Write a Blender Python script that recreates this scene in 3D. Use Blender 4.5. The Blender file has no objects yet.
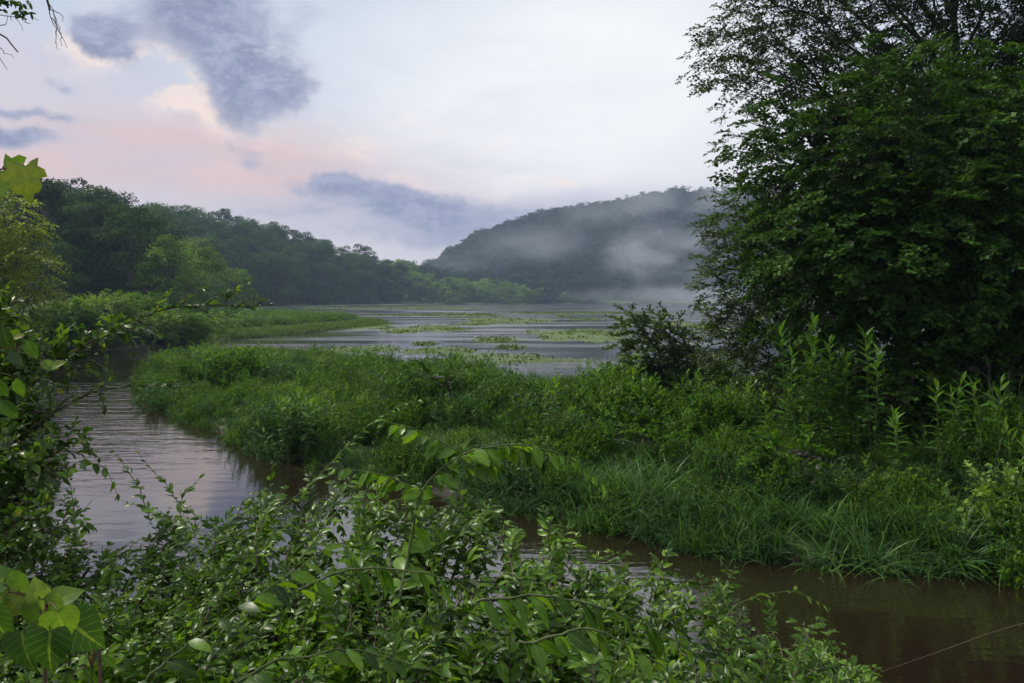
import bpy, math, random
import numpy as np
rng = np.random.default_rng(11)
random.seed(5)
S = bpy.context.scene
C = S.collection
H, F, CX, HY = 3.5, 796.0, 512.0, 298.0      # eye height over the water, focal length and horizon of a 1024 px frame

def at(px, py, Y):
    return np.array([(px-CX)/F*Y, Y, H+(HY-py)/F*Y])

def norm(a):
    a = np.asarray(a, float)
    return a/np.maximum(np.linalg.norm(a, axis=-1, keepdims=True), 1e-9)

# ------------------------------------------------------------------ node helpers
class NG:
    def __init__(s, tree): s.t = tree; s.n = tree.nodes; s.l = tree.links
    def new(s, typ, **kw):
        n = s.n.new(typ)
        for k, v in kw.items(): setattr(n, k, v)
        return n
    def put(s, sock, v):
        if isinstance(v, bpy.types.NodeSocket): s.l.new(v, sock)
        elif v is not None:
            if isinstance(v, (tuple, list)) and len(v) == 3 and sock.type == 'RGBA': v = (*v, 1)
            sock.default_value = v
    def m(s, op, a, b=None, c=None, clamp=False):
        n = s.new('ShaderNodeMath', operation=op, use_clamp=clamp)
        for i, v in enumerate((a, b, c)): s.put(n.inputs[i], v)
        return n.outputs[0]
    def mix(s, f, a, b, mode='MIX'):
        n = s.new('ShaderNodeMix', data_type='RGBA', blend_type=mode)
        s.put(n.inputs[0], f); s.put(n.inputs[6], a); s.put(n.inputs[7], b)
        return n.outputs[2]
    def noise(s, vec, scale, detail=4, rough=.55, dist=0, lac=2):
        n = s.new('ShaderNodeTexNoise')
        s.put(n.inputs['Vector'], vec)
        for k, v in (('Scale', scale), ('Detail', detail), ('Roughness', rough), ('Distortion', dist), ('Lacunarity', lac)): s.put(n.inputs[k], v)
        return n.outputs[0]
    def ramp(s, f, stops):
        n = s.new('ShaderNodeValToRGB'); e = n.color_ramp.elements
        while len(e) < len(stops): e.new(.5)
        for x, (p, c) in zip(e, stops):
            x.position = p; x.color = (*c, 1) if len(c) == 3 else c
        s.put(n.inputs[0], f); return n.outputs[0]
    def mapr(s, v, a, b, c=0., d=1., smooth=True):
        n = s.new('ShaderNodeMapRange', interpolation_type='SMOOTHSTEP' if smooth else 'LINEAR')
        for i, x in enumerate((v, a, b, c, d)): s.put(n.inputs[i], x)
        return n.outputs[0]
    def xyz(s, x, y, z):
        n = s.new('ShaderNodeCombineXYZ')
        for i, v in enumerate((x, y, z)): s.put(n.inputs[i], v)
        return n.outputs[0]

def new_mat(name):
    m = bpy.data.materials.new(name); m.use_nodes = True
    g = NG(m.node_tree); g.n.clear()
    out = g.new('ShaderNodeOutputMaterial')
    return m, g, out

def leaf_mat(name, dark, mid, light, trans=.3, rough=.42, spec=.5, tip=None, veins=0., ow=.28):
    """foliage: colour by per-leaf random value and by plant, thin translucent, waxy"""
    dark = tuple(c*.6 for c in dark); light = tuple(c*1.3 for c in light)
    m, g, out = new_mat(name)
    a = g.new('ShaderNodeAttribute', attribute_name='rnd').outputs['Fac']
    oi = g.new('ShaderNodeObjectInfo').outputs['Random']
    f = g.m('ADD', g.m('MULTIPLY', a, 1-ow), g.m('MULTIPLY', oi, ow))
    stops = [(0., dark), (.5, mid), (.93, light)]
    if tip: stops.append((1., tip))
    col = g.ramp(f, stops)
    if veins:
        u = g.new('ShaderNodeAttribute', attribute_name='mid').outputs['Fac']
        al = g.new('ShaderNodeAttribute', attribute_name='along').outputs['Fac']
        rib = g.mapr(u, .0, .12, 1., 0.)
        fr = g.m('ABSOLUTE', g.m('SUBTRACT', g.m('FRACT', g.m('SUBTRACT', g.m('MULTIPLY', al, 6.), g.m('MULTIPLY', u, 1.6))), .5))
        rib = g.m('MAXIMUM', rib, g.m('MULTIPLY', g.mapr(fr, .0, .09, 1., 0.), .55))
        tc = g.new('ShaderNodeTexCoord').outputs['Object']
        nz = g.noise(tc, 60, 3)
        col = g.mix(g.m('MULTIPLY', rib, veins), col, (light[0]*1.6, light[1]*1.4, light[2]*1.8))
        col = g.mix(g.mapr(nz, .35, .7, 0., .35), col, dark)
    p = g.new('ShaderNodeBsdfPrincipled')
    g.put(p.inputs['Base Color'], col); g.put(p.inputs['Roughness'], rough); g.put(p.inputs['Specular IOR Level'], spec)
    t = g.new('ShaderNodeBsdfTranslucent')
    g.put(t.inputs[0], g.mix(1., col, (1.5, 1.5, .7), 'MULTIPLY'))
    mx = g.new('ShaderNodeMixShader'); g.put(mx.inputs[0], trans)
    g.l.new(p.outputs[0], mx.inputs[1]); g.l.new(t.outputs[0], mx.inputs[2]); g.l.new(mx.outputs[0], out.inputs[0])
    return m

def bark_mat(name, c1, c2, scale=9):
    m, g, out = new_mat(name)
    tc = g.new('ShaderNodeTexCoord').outputs['Object']
    mp = g.new('ShaderNodeMapping'); g.put(mp.inputs[0], tc); g.put(mp.inputs['Scale'], (1, 1, .3))
    n = g.noise(mp.outputs[0], scale, 6, .6)
    col = g.mix(g.mapr(n, .35, .65), c1, c2)
    p = g.new('ShaderNodeBsdfPrincipled'); g.put(p.inputs['Base Color'], col); g.put(p.inputs['Roughness'], .85)
    b = g.new('ShaderNodeBump'); g.put(b.inputs['Strength'], .6); g.put(b.inputs['Distance'], .02); g.put(b.inputs['Height'], n)
    g.l.new(b.outputs[0], p.inputs['Normal']); g.l.new(p.outputs[0], out.inputs[0])
    return m

M = {}
M['bark'] = bark_mat('bark', (.05, .042, .034), (.13, .115, .095))
M['twig'] = bark_mat('twig_bark', (.05, .035, .022), (.10, .075, .05), 30)
M['stem'] = bark_mat('green_stem', (.05, .075, .02), (.10, .12, .04), 30)
M['red_stem'] = bark_mat('reddish_stem', (.09, .045, .025), (.15, .09, .05), 30)
M['far'] = leaf_mat('forest_leaves', (.016, .038, .009), (.030, .066, .013), (.055, .105, .02), .22, .7, .12, ow=.55)
M['hill'] = leaf_mat('hill_leaves', (.012, .026, .012), (.022, .044, .018), (.04, .072, .026), .2, .75, .1, ow=.6)
M['far_light'] = leaf_mat('pale_forest_leaves', (.05, .105, .012), (.085, .165, .02), (.14, .23, .03), .3, .6, .2)
M['maple'] = leaf_mat('maple_leaves', (.016, .045, .007), (.027, .074, .009), (.05, .115, .015), .26, .5, .12, ow=.05)
M['airy'] = leaf_mat('airy_leaves', (.028, .052, .014), (.042, .078, .018), (.065, .11, .025), .3, .5, .15, ow=.05)
M['willow'] = leaf_mat('drooping_leaves', (.03, .062, .014), (.055, .10, .022), (.10, .15, .035), .3, .45, .35)
M['shrub'] = leaf_mat('shrub_leaves', (.03, .065, .014), (.05, .10, .02), (.085, .15, .03), .3, .4, .4)
M['weed'] = leaf_mat('weed_leaves', (.022, .065, .008), (.045, .12, .013), (.11, .21, .018), .38, .5, .16)
M['weed_blue'] = leaf_mat('bluish_weed_leaves', (.022, .068, .02), (.042, .11, .034), (.075, .17, .04), .32, .5, .18)
M['weed_pale'] = leaf_mat('pale_weed_leaves', (.07, .14, .02), (.11, .20, .028), (.17, .28, .04), .4, .5, .3)
M['grass'] = leaf_mat('grass_blades', (.03, .085, .022), (.05, .125, .032), (.09, .19, .035), .32, .45, .22, (.2, .2, .06))
M['lawn'] = leaf_mat('low_grass', (.045, .095, .018), (.075, .14, .022), (.12, .19, .03), .3, .6, .15)
M['mat'] = leaf_mat('water_plants', (.05, .085, .016), (.085, .14, .022), (.14, .20, .03), .2, .5, .3)
M['privet'] = leaf_mat('glossy_leaves', (.018, .055, .005), (.045, .115, .008), (.115, .215, .012), .34, .36, .34, (.22, .24, .03), veins=.35, ow=.12)
M['privet_light'] = leaf_mat('young_glossy_leaves', (.04, .11, .010), (.08, .18, .015), (.15, .27, .022), .4, .34, .35, (.25, .28, .04), veins=.4, ow=.12)
M['vine'] = leaf_mat('vine_leaves', (.028, .075, .010), (.055, .125, .015), (.11, .19, .022), .4, .36, .5, (.26, .27, .03), veins=.3, ow=0.)
M['heart'] = leaf_mat('heart_leaves', (.035, .10, .02), (.075, .17, .02), (.19, .28, .03), .45, .45, .35, (.24, .27, .04), veins=.5, ow=0.)

def ground_mat():
    m, g, out = new_mat('earth_and_turf')
    geo = g.new('ShaderNodeNewGeometry').outputs['Position']
    n = g.noise(geo, .7, 8, .65); n2 = g.noise(geo, 6, 6, .6)
    turf = g.mix(g.mapr(n2, .3, .7), (.03, .06, .014), (.06, .105, .022))
    earth = g.mix(n2, (.022, .016, .010), (.05, .036, .024))
    sx = g.new('ShaderNodeSeparateXYZ'); g.put(sx.inputs[0], geo)
    k = g.mapr(g.m('ADD', sx.outputs[2], g.m('MULTIPLY', g.m('SUBTRACT', n, .5), .3)), .04, .16)
    p = g.new('ShaderNodeBsdfPrincipled')
    g.put(p.inputs['Base Color'], g.mix(k, earth, turf)); g.put(p.inputs['Roughness'], .9)
    b = g.new('ShaderNodeBump'); g.put(b.inputs['Strength'], .7); g.put(b.inputs['Distance'], .08); g.put(b.inputs['Height'], n2)
    g.l.new(b.outputs[0], p.inputs['Normal']); g.l.new(p.outputs[0], out.inputs[0])
    return m

def water_mat():
    m, g, out = new_mat('muddy_water')
    geo = g.new('ShaderNodeNewGeometry').outputs['Position']
    mp = g.new('ShaderNodeMapping'); g.put(mp.inputs[0], geo); g.put(mp.inputs['Rotation'], (0, 0, .25)); g.put(mp.inputs['Scale'], (.45, 1.5, 1))
    calm = g.mapr(g.noise(g.xyz_scaled(geo, (.045, .11, .1)) if False else mp.outputs[0], .09, 4, .55), .40, .60)
    r1 = g.noise(mp.outputs[0], 1.6, 3, .5, .4)
    r2 = g.noise(mp.outputs[0], 6.5, 3, .5, .3)
    h = g.m('ADD', g.m('MULTIPLY', r1, .7), g.m('MULTIPLY', r2, .16))
    sx = g.new('ShaderNodeSeparateXYZ'); g.put(sx.inputs[0], geo)
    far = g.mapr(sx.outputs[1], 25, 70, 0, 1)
    b = g.new('ShaderNodeBump')
    g.put(b.inputs['Strength'], g.m('ADD', g.m('MULTIPLY', calm, .55), .10)); g.put(b.inputs['Distance'], .06); g.put(b.inputs['Height'], h)
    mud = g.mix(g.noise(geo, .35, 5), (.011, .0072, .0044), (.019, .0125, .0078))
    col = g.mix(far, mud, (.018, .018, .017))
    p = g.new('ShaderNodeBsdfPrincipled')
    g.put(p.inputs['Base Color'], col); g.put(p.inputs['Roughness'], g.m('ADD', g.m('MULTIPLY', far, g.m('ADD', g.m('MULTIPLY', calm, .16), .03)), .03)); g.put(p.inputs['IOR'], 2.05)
    g.l.new(b.outputs[0], p.inputs['Normal']); g.l.new(p.outputs[0], out.inputs[0])
    return m
M['ground'] = ground_mat(); M['water'] = water_mat()

# ------------------------------------------------------------------ mesh building
class MB:
    """collects vertex / face arrays with a per-vertex random value and a midrib distance; becomes one mesh object"""
    def __init__(s): s.V = []; s.F = []; s.R = []; s.U = []; s.L = []; s.n = 0
    def add(s, V, faces, mat=0, rnd=None, mid=None, alo=None):
        V = np.asarray(V, float).reshape(-1, 3)
        s.V.append(V)
        s.R.append(np.full(len(V), .5) if rnd is None else np.asarray(rnd, float).reshape(-1))
        s.U.append(np.ones(len(V)) if mid is None else np.asarray(mid, float).reshape(-1))
        s.L.append(np.zeros(len(V)) if alo is None else np.asarray(alo, float).reshape(-1))
        for f in faces:
            f = np.asarray(f, int)
            if f.size: s.F.append((f+s.n, mat))
        s.n += len(V)
    def arrays(s):
        return np.concatenate(s.V), s.F, np.concatenate(s.R), np.concatenate(s.U)
    def mesh(s, name, mats, smooth=True):
        V, Fs, R, U = s.arrays(); A_ = np.concatenate(s.L)
        me = bpy.data.meshes.new(name)
        loops = np.concatenate([f.ravel() for f, _ in Fs])
        tot = np.concatenate([np.full(len(f), f.shape[1]) for f, _ in Fs])
        mi = np.concatenate([np.full(len(f), k) for f, k in Fs])
        me.vertices.add(len(V)); me.vertices.foreach_set('co', V.astype(np.float32).ravel())
        me.loops.add(len(loops)); me.loops.foreach_set('vertex_index', loops.astype(np.int32))
        me.polygons.add(len(tot))
        me.polygons.foreach_set('loop_start', np.concatenate([[0], np.cumsum(tot)[:-1]]).astype(np.int32))
        me.polygons.foreach_set('loop_total', tot.astype(np.int32))
        me.polygons.foreach_set('material_index', mi.astype(np.int32))
        me.polygons.foreach_set('use_smooth', np.full(len(tot), smooth))
        for nm, A in (('rnd', R), ('mid', U), ('along', A_)):
            at_ = me.attributes.new(nm, 'FLOAT', 'POINT'); at_.data.foreach_set('value', A.astype(np.float32))
        for m in mats: me.materials.append(m)
        me.update(calc_edges=True)
        return me
    def build(s, name, mats, parent=None, smooth=True, link=True):
        o = bpy.data.objects.new(name, s.mesh(name, mats, smooth))
        if link: C.objects.link(o)
        if parent: o.parent = parent
        return o

def tag(o, label=None, cat=None, group=None, kind=None):
    for k, v in (('label', label), ('category', cat), ('group', group), ('kind', kind)):
        if v: o[k] = v
    return o
def empty(name, loc=(0, 0, 0), rz=0.):
    o = bpy.data.objects.new(name, None); C.objects.link(o); o.location = loc; o.rotation_euler = (0, 0, rz); o.empty_display_size = .2
    return o
def copy_tree(o, parent=None):
    c = o.copy(); C.objects.link(c)
    if parent: c.parent = parent
    for ch in [k for k in KIDS.get(o.name, [])]: copy_tree(ch, c)
    return c
KIDS = {}

# leaf templates: t along, s across, w lift ; last column midrib distance
def tpl_full(fat=.55, fold=.12, droop=.18):
    ts = np.array([.22, .5, .8]); ww = np.array([.40, .5, .30])*fat
    V = [(0, 0, 0), (1, 0, 0)]; mid = [0, 0]
    for t in ts: V.append((t, 0, 0)); mid.append(0)
    for sgn in (1, -1):
        for t, w in zip(ts, ww): V.append((t, sgn*w, 0)); mid.append(1)
    V = np.array(V, float); V[:, 2] = np.abs(V[:, 1])*fold*2-droop*V[:, 0]**2
    T = [(0, 2, 5), (4, 1, 7), (0, 8, 2), (4, 10, 1)]
    Q = [(2, 3, 6, 5), (3, 4, 7, 6), (2, 8, 9, 3), (3, 9, 10, 4)]
    return V, [np.array(T), np.array(Q)], np.array(mid, float)
def tpl_quad(fat=1., fold=.15):
    V = np.array([(0, 0, 0), (.45, .5*fat, fold), (1, 0, -.1), (.45, -.5*fat, fold)], float)
    return V, [np.array([(0, 3, 2, 1)])], np.array([0, 1, 0, 1.])
def tpl_outline(pts, fold=.1, droop=.15, center=(.0, 0)):
    """leaf of any outline (half outline mirrored), fan of strips to the midrib"""
    pts = np.array(pts, float); k = len(pts)
    V = [(p[0], 0, 0) for p in pts]+[(p[0], p[1], 0) for p in pts]+[(p[0], -p[1], 0) for p in pts]
    V = np.array(V, float); V[:k, 0] = np.clip(pts[:, 0], center[0], 1)
    V[:, 2] = np.abs(V[:, 1])*fold*2-droop*V[:, 0]**2
    V[:, 2] += .03*np.sin(V[:, 0]*17)*np.abs(V[:, 1])*3
    Q = [(i, i+1, k+i+1, k+i) for i in range(k-1)]+[(i+1, i, 2*k+i, 2*k+i+1) for i in range(k-1)]
    return V, [np.array(Q)], np.concatenate([np.zeros(k), np.ones(2*k)*.9])
FULL = tpl_full(.42, .16, .3); SLIM = tpl_full(.26, .12, .35); OVAL = tpl_full(.62, .12, .25); QUAD = tpl_quad(); QSLIM = tpl_quad(.5, .08)
HEART = tpl_outline([(.02, .0), (-.12, .16), (-.14, .34), (-.02, .48), (.2, .52), (.45, .43), (.7, .25), (.88, .1), (1, .0)], .08, .3)
LOBED = tpl_outline([(.0, .0), (-.12, .18), (-.18, .42), (.05, .40), (.16, .58), (.36, .62), (.38, .40), (.58, .42), (.72, .30), (.74, .16), (.88, .10), (1, 0)], .06, .2)

def leaves(mb, tpl, P, D, N, L, W=None, mat=0, rnd=None):
    P = np.atleast_2d(P); n = len(P)
    if n == 0: return
    D = norm(D); Sd = norm(np.cross(N, D)); N = np.cross(D, Sd)
    L = np.broadcast_to(np.asarray(L, float), (n,)); W = L if W is None else np.broadcast_to(np.asarray(W, float), (n,))
    T, Fs, mid = tpl
    V = P[:, None, :]+T[None, :, 0:1]*(D*L[:, None])[:, None]+T[None, :, 1:2]*(Sd*W[:, None])[:, None]+T[None, :, 2:3]*(N*L[:, None])[:, None]
    k = len(T)
    r = rng.random(n) if rnd is None else np.broadcast_to(rnd, (n,))
    faces = [(f[None]+(np.arange(n)*k)[:, None, None]).reshape(-1, f.shape[1]) for f in Fs]
    mb.add(V.reshape(-1, 3), faces, mat, np.repeat(r, k), np.tile(mid, n), np.tile(T[:, 0], n))

def tube(mb, P, r, sides=5, mat=0):
    P = np.asarray(P, float); n = len(P); r = np.broadcast_to(np.asarray(r, float), (n,))
    T = norm(np.gradient(P, axis=0)); ref = np.array([0., 0, 1]) if abs(T[:, 2]).mean() < .8 else np.array([1., 0, 0])
    A = norm(np.cross(T, ref)); B = np.cross(T, A)
    a = np.arange(sides)*2*math.pi/sides
    V = P[:, None]+r[:, None, None]*(np.cos(a)[None, :, None]*A[:, None]+np.sin(a)[None, :, None]*B[:, None])
    i = np.arange(n-1)[:, None]*sides; j = np.arange(sides)[None]; j2 = (j+1) % sides
    Q = np.stack([i+j, i+j2, i+sides+j2, i+sides+j], -1).reshape(-1, 4)
    mb.add(V.reshape(-1, 3), [Q, np.array([np.arange(sides)[::-1]]), np.array([np.arange(sides)+(n-1)*sides])] if sides > 2 else [Q], mat)

def resample(P, n):
    """smooth curve (Catmull-Rom) through P, n points"""
    P = np.asarray(P, float)
    if len(P) == 2: return P[0]+(P[1]-P[0])*np.linspace(0, 1, n)[:, None]
    Q = np.vstack([2*P[0]-P[1], P, 2*P[-1]-P[-2]]); out = []
    for u in np.linspace(0, len(P)-1-1e-6, n):
        i = int(u); t = u-i; a, b, c, d = Q[i:i+4]
        out.append(.5*((2*b)+(-a+c)*t+(2*a-5*b+4*c-d)*t*t+(-a+3*b-3*c+d)*t**3))
    return np.array(out)
def wobble(P, amp):
    P = np.array(P, float); n = len(P); k = np.cumsum(rng.normal(size=(n, 3)), 0)
    k -= np.linspace(0, 1, n)[:, None]*k[-1]
    return P+k*amp/math.sqrt(n)

def stuff_along(mb, path, tpl, L, spacing, mat=0, droop=.25, spread=.85, W=None, start=0., opposite=True, size_end=.5, two_d=True, rnd=None):
    """leaf pairs along a shoot"""
    seg = np.linalg.norm(np.diff(path, axis=0), axis=1); s = np.concatenate([[0], np.cumsum(seg)])
    pos = np.arange(s[-1]*start, s[-1], spacing)
    if len(pos) == 0: return
    pos = np.clip(pos+rng.normal(0, .22*spacing, len(pos)), 0, s[-1]); pos = pos[rng.random(len(pos)) > .1]
    if len(pos) == 0: return
    P = np.stack([np.interp(pos, s, path[:, k]) for k in range(3)], 1)
    T = norm(np.stack([np.interp(pos, s, np.gradient(path[:, k])) for k in range(3)], 1))
    up = np.array([0, 0, 1.]); Sd = norm(np.cross(T, up)+1e-4)
    U = np.cross(Sd, T)
    t = pos/s[-1]; size = L*(1-(1-size_end)*np.clip((t-.55)/.45, 0, 1)**1.5)*(.6+.6*rng.random(len(pos)))
    for sgn in ((1, -1) if opposite else (None,)):
        sg = np.full(len(pos), sgn, float) if sgn else np.where(np.arange(len(pos)) % 2, 1., -1.)
        a = rng.normal(0, .35, len(pos)) if two_d else rng.uniform(-1.5, 1.5, len(pos))
        side = Sd*(sg*np.cos(a))[:, None]+U*np.sin(np.abs(a)*(.3 if two_d else 1))[:, None]
        D = T*(.55+.5*rng.random(len(pos)))[:, None]+side*(spread*rng.uniform(.6, 1.2, len(pos)))[:, None]+up*(-droop+rng.normal(0, .25, len(pos)))[:, None]
        N = U+rng.normal(0, .42, (len(pos), 3))
        leaves(mb, tpl, P+rng.normal(0, .002, P.shape), D, N, size, None if W is None else size*W, mat, rnd)
    D = T[-1:]; leaves(mb, tpl, P[-1:], D, U[-1:], size[-1:], None, mat)

def place(mb, tplmb, P, X, U, scale, shift=0.):
    """stamp a template (built along +X, up Z) many times"""
    V, Fs, R, Md = tplmb
    X = norm(X); Yv = norm(np.cross(U, X)); Z = np.cross(X, Yv)
    n, k = len(P), len(V)
    A = (V[None, :, 0:1]*X[:, None]+V[None, :, 1:2]*Yv[:, None]+V[None, :, 2:3]*Z[:, None])*np.broadcast_to(scale, (n,))[:, None, None]+P[:, None]
    r = np.clip(R[None]*.7+.15+shift+rng.normal(0, .12, (n, 1)), 0, 1).ravel()
    base = mb.n; off = (np.arange(n)*k)[:, None, None]
    mb.V.append(A.reshape(-1, 3)); mb.R.append(r); mb.U.append(np.tile(Md, n)); mb.L.append(np.zeros(n*k))
    for f, mt in Fs: mb.F.append(((f[None]+off).reshape(-1, f.shape[1])+base, mt))
    mb.n += n*k

def spray(tpl, length, leaf, spacing, side_twigs=4, droop=.2, W=None, bend=.2):
    """a leafy twig; material 0 leaf, 1 wood"""
    mb = MB()
    n = 8; t = np.linspace(0, 1, n)
    main = np.stack([t*length, np.zeros(n), -bend*length*t**2], 1); main = wobble(main, length*.04)
    tube(mb, main, np.linspace(.006, .002, n)*length/.6, 3, 1)
    stuff_along(mb, main, tpl, leaf, spacing, 0, droop, W=W, opposite=False, two_d=False, start=.15)
    for i in range(side_twigs):
        u = .15+.7*i/max(1, side_twigs-1); p = main[int(u*(n-1))]
        sg = 1 if i % 2 else -1; l = length*(.55-.3*u)*rng.uniform(.8, 1.2)
        q = p+np.array([.75*l, sg*.7*l, rng.uniform(-.25, .15)*l-bend*l*.6])
        tw = resample([p, (p+q)/2+np.array([0, 0, .06*l]), q], 5)
        tube(mb, tw, np.linspace(.004, .0015, 5)*length/.6, 3, 1)
        stuff_along(mb, tw, tpl, leaf*.9, spacing, 0, droop, W=W, opposite=False, two_d=False)
    return mb.arrays()

# ------------------------------------------------------------------ terrain
island = np.array([(-13.6, 28.7), (-10.6, 24.4), (-7.3, 19.9), (-4.7, 17.0), (-2.6, 14.9), (-.3, 13.2), (1.6, 11.9), (2.6, 11.0), (3.8, 10.3), (6.2, 10.0), (12, 9.6), (30, 8), (90, 5),
                   (200, 0), (200, 40), (60, 36), (30, 33), (15, 31.5), (8, 29), (4.5, 27.5), (.3, 29.5), (-1.9, 34), (-5.9, 40), (-11, 48), (-17.6, 53), (-19, 50), (-18.6, 45), (-17, 37)], float)
main_land = np.array([(-900, -300), (900, -300), (900, -2), (80, 1), (30, 2.0), (6, 2.4), (2, 2.7), (0, 3.0), (-2, 3.4), (-3.6, 4.6), (-5.2, 8), (-8.3, 12.5), (-12.2, 20), (-16.6, 27), (-23, 35), (-28.6, 44), (-28, 51),
                      (-24.6, 58), (-23.9, 69), (-21, 79), (-17.5, 100), (-17.5, 110), (-25, 122), (-52, 160), (-66, 200), (-84, 270), (-70, 350), (-40, 430), (20, 500), (100, 540), (250, 560), (500, 520), (700, 300), (900, 250), (900, 1090), (-900, 1090)], float)

def sdist(P, poly):
    """signed distance, + inside"""
    P = np.asarray(P, float); d = np.full(len(P), 1e9); ins = np.zeros(len(P), bool)
    for i in range(len(poly)):
        a, b = poly[i], poly[(i+1) % len(poly)]
        ab = b-a; t = np.clip(((P-a)@ab)/(ab@ab), 0, 1)
        d = np.minimum(d, np.linalg.norm(P-a-t[:, None]*ab, axis=1))
        c = ((a[1] > P[:, 1]) != (b[1] > P[:, 1]))
        with np.errstate(divide='ignore', invalid='ignore'):
            xi = (b[0]-a[0])*(P[:, 1]-a[1])/(b[1]-a[1])+a[0]
        ins ^= c & (P[:, 0] < xi)
    return np.where(ins, d, -d)
def sm(x, a, b):
    t = np.clip((x-a)/(b-a), 0, 1); return t*t*(3-2*t)
def fbm(x, y, s=1., seed=0):
    v = 0; a = 1
    for k in range(4):
        th = 1.3*k+seed; f = s*2**k
        v = v+a*np.sin(f*(x*math.cos(th)+y*math.sin(th))+seed*3+1.7*np.sin(f*.7*(y*math.cos(th)-x*math.sin(th))+k)); a *= .5
    return v/1.9
hx = [-900, -300, -110, -78, -31, 27, 84, 141, 213, 400, 700, 900]
hz = [6, 6, 10, 20, 52, 73, 82, 88, 90, 84, 60, 50]
def height(x, y):
    x = np.asarray(x, float).ravel(); y = np.asarray(y, float).ravel(); P = np.stack([x, y], 1)
    di = sdist(P, island); dm = sdist(P, main_land)
    z = np.full(len(x), -1.3)
    zi = np.where(di > 0, -.10+.28*sm(di, 0, .5)+.5*sm(di, 0, 3.5)*sm(x, -12, 2)+.05*sm(di, .5, 1.5)*fbm(x, y, 1.2), -.1+di*.8)
    z = np.maximum(z, zi)
    bank = sm(y, 20, 5)
    zm = np.where(dm > 0, .08+.35*sm(dm, 0, 2)+1.45*sm(dm, .2, 3.2)*bank+.05*fbm(x, y, .9, 1), .08+dm*.8)
    left = sm(x, 0, -60)*sm(y, 60, 130)*sm(y, 600, 480)
    zm = zm+np.where(dm > 0, 12*sm(dm, 18, 65)*left*(1+.10*fbm(x, y, .02, 2)), 0)
    R = np.interp(x, hx, hz)
    ridge = sm(y+.05*x, 520, 760)*(1+.05*fbm(x, y, .015, 4)+.02*fbm(x, y, .06, 5))
    zm = zm+np.where(dm > 0, R*ridge, 0)
    return np.maximum(z, zm)

def axis(lo, hi, fine_lo, fine_hi, step, grow=1.13):
    a = list(np.arange(fine_lo, fine_hi, step)); s = step; p = a[-1]
    while p < hi: s *= grow; p += s; a.append(min(p, hi))
    s = step; p = a[0]; b = []
    while p > lo: s *= grow; p -= s; b.append(max(p, lo))
    return np.array(b[::-1]+a)
gx = axis(-880, 880, -24, 20, .4); gy = axis(-120, 1080, -3, 60, .4, 1.05)
GX, GY = np.meshgrid(gx, gy)
gz = height(GX, GY)
mb = MB(); nx, ny = len(gx), len(gy)
ii = (np.arange(ny-1)[:, None]*nx+np.arange(nx-1)[None]).ravel()
mb.add(np.stack([GX.ravel(), GY.ravel(), gz], 1), [np.stack([ii, ii+1, ii+nx+1, ii+nx], 1)])
g_ = mb.build('ground', [M['ground']]); tag(g_, 'grassy earth banks, meadow and wooded slopes round the lake', kind='structure')
mb = MB(); mb.add([(-880, -120, 0), (880, -120, 0), (880, 1080, 0), (-880, 1080, 0)], [[(0, 1, 2, 3)]])
w_ = mb.build('water', [M['water']]); tag(w_, 'muddy brown stream opening into the grey rippled lake', kind='structure')

def h1(x, y): return float(height([x], [y])[0])

# ------------------------------------------------------------------ scattered ground cover by geometry nodes
def proto_collection(name, mbs):
    col = bpy.data.collections.new(name)
    for i, (mb, mats) in enumerate(mbs):
        o = mb.build('%s_%02d' % (name, i), mats, link=False); col.objects.link(o)
    return col
def scatter(name, P, yaw, tilt, scale, idx, col, label, mats):
    me = bpy.data.meshes.new(name); me.vertices.add(len(P)); me.vertices.foreach_set('co', P.astype(np.float32).ravel())
    rot = np.stack([tilt[:, 0], tilt[:, 1], yaw], 1)
    a = me.attributes.new('rot', 'FLOAT_VECTOR', 'POINT'); a.data.foreach_set('vector', rot.astype(np.float32).ravel())
    a = me.attributes.new('scl', 'FLOAT_VECTOR', 'POINT'); a.data.foreach_set('vector', scale.astype(np.float32).ravel())
    a = me.attributes.new('idx', 'INT', 'POINT'); a.data.foreach_set('value', idx.astype(np.int32))
    o = bpy.data.objects.new(name, me); C.objects.link(o)
    ng = bpy.data.node_groups.new(name, 'GeometryNodeTree')
    ng.interface.new_socket('Geometry', in_out='INPUT', socket_type='NodeSocketGeometry')
    ng.interface.new_socket('Geometry', in_out='OUTPUT', socket_type='NodeSocketGeometry')
    N = ng.nodes; L = ng.links
    gi = N.new('NodeGroupInput'); go = N.new('NodeGroupOutput'); ip = N.new('GeometryNodeInstanceOnPoints'); ci = N.new('GeometryNodeCollectionInfo')
    ci.inputs['Collection'].default_value = col; ci.inputs['Separate Children'].default_value = True; ci.inputs['Reset Children'].default_value = True
    def na(nm, dt):
        n = N.new('GeometryNodeInputNamedAttribute'); n.data_type = dt; n.inputs[0].default_value = nm; return n.outputs[0]
    er = N.new('FunctionNodeEulerToRotation')
    L.new(na('rot', 'FLOAT_VECTOR'), er.inputs[0]); L.new(er.outputs[0], ip.inputs['Rotation'])
    L.new(na('scl', 'FLOAT_VECTOR'), ip.inputs['Scale']); L.new(na('idx', 'INT'), ip.inputs['Instance Index'])
    ip.inputs['Pick Instance'].default_value = True
    L.new(gi.outputs[0], ip.inputs['Points']); L.new(ci.outputs[0], ip.inputs['Instance']); L.new(ip.outputs[0], go.inputs[0])
    md = o.modifiers.new('scatter', 'NODES'); md.node_group = ng
    tag(o, label, kind='stuff')
    return o

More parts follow.
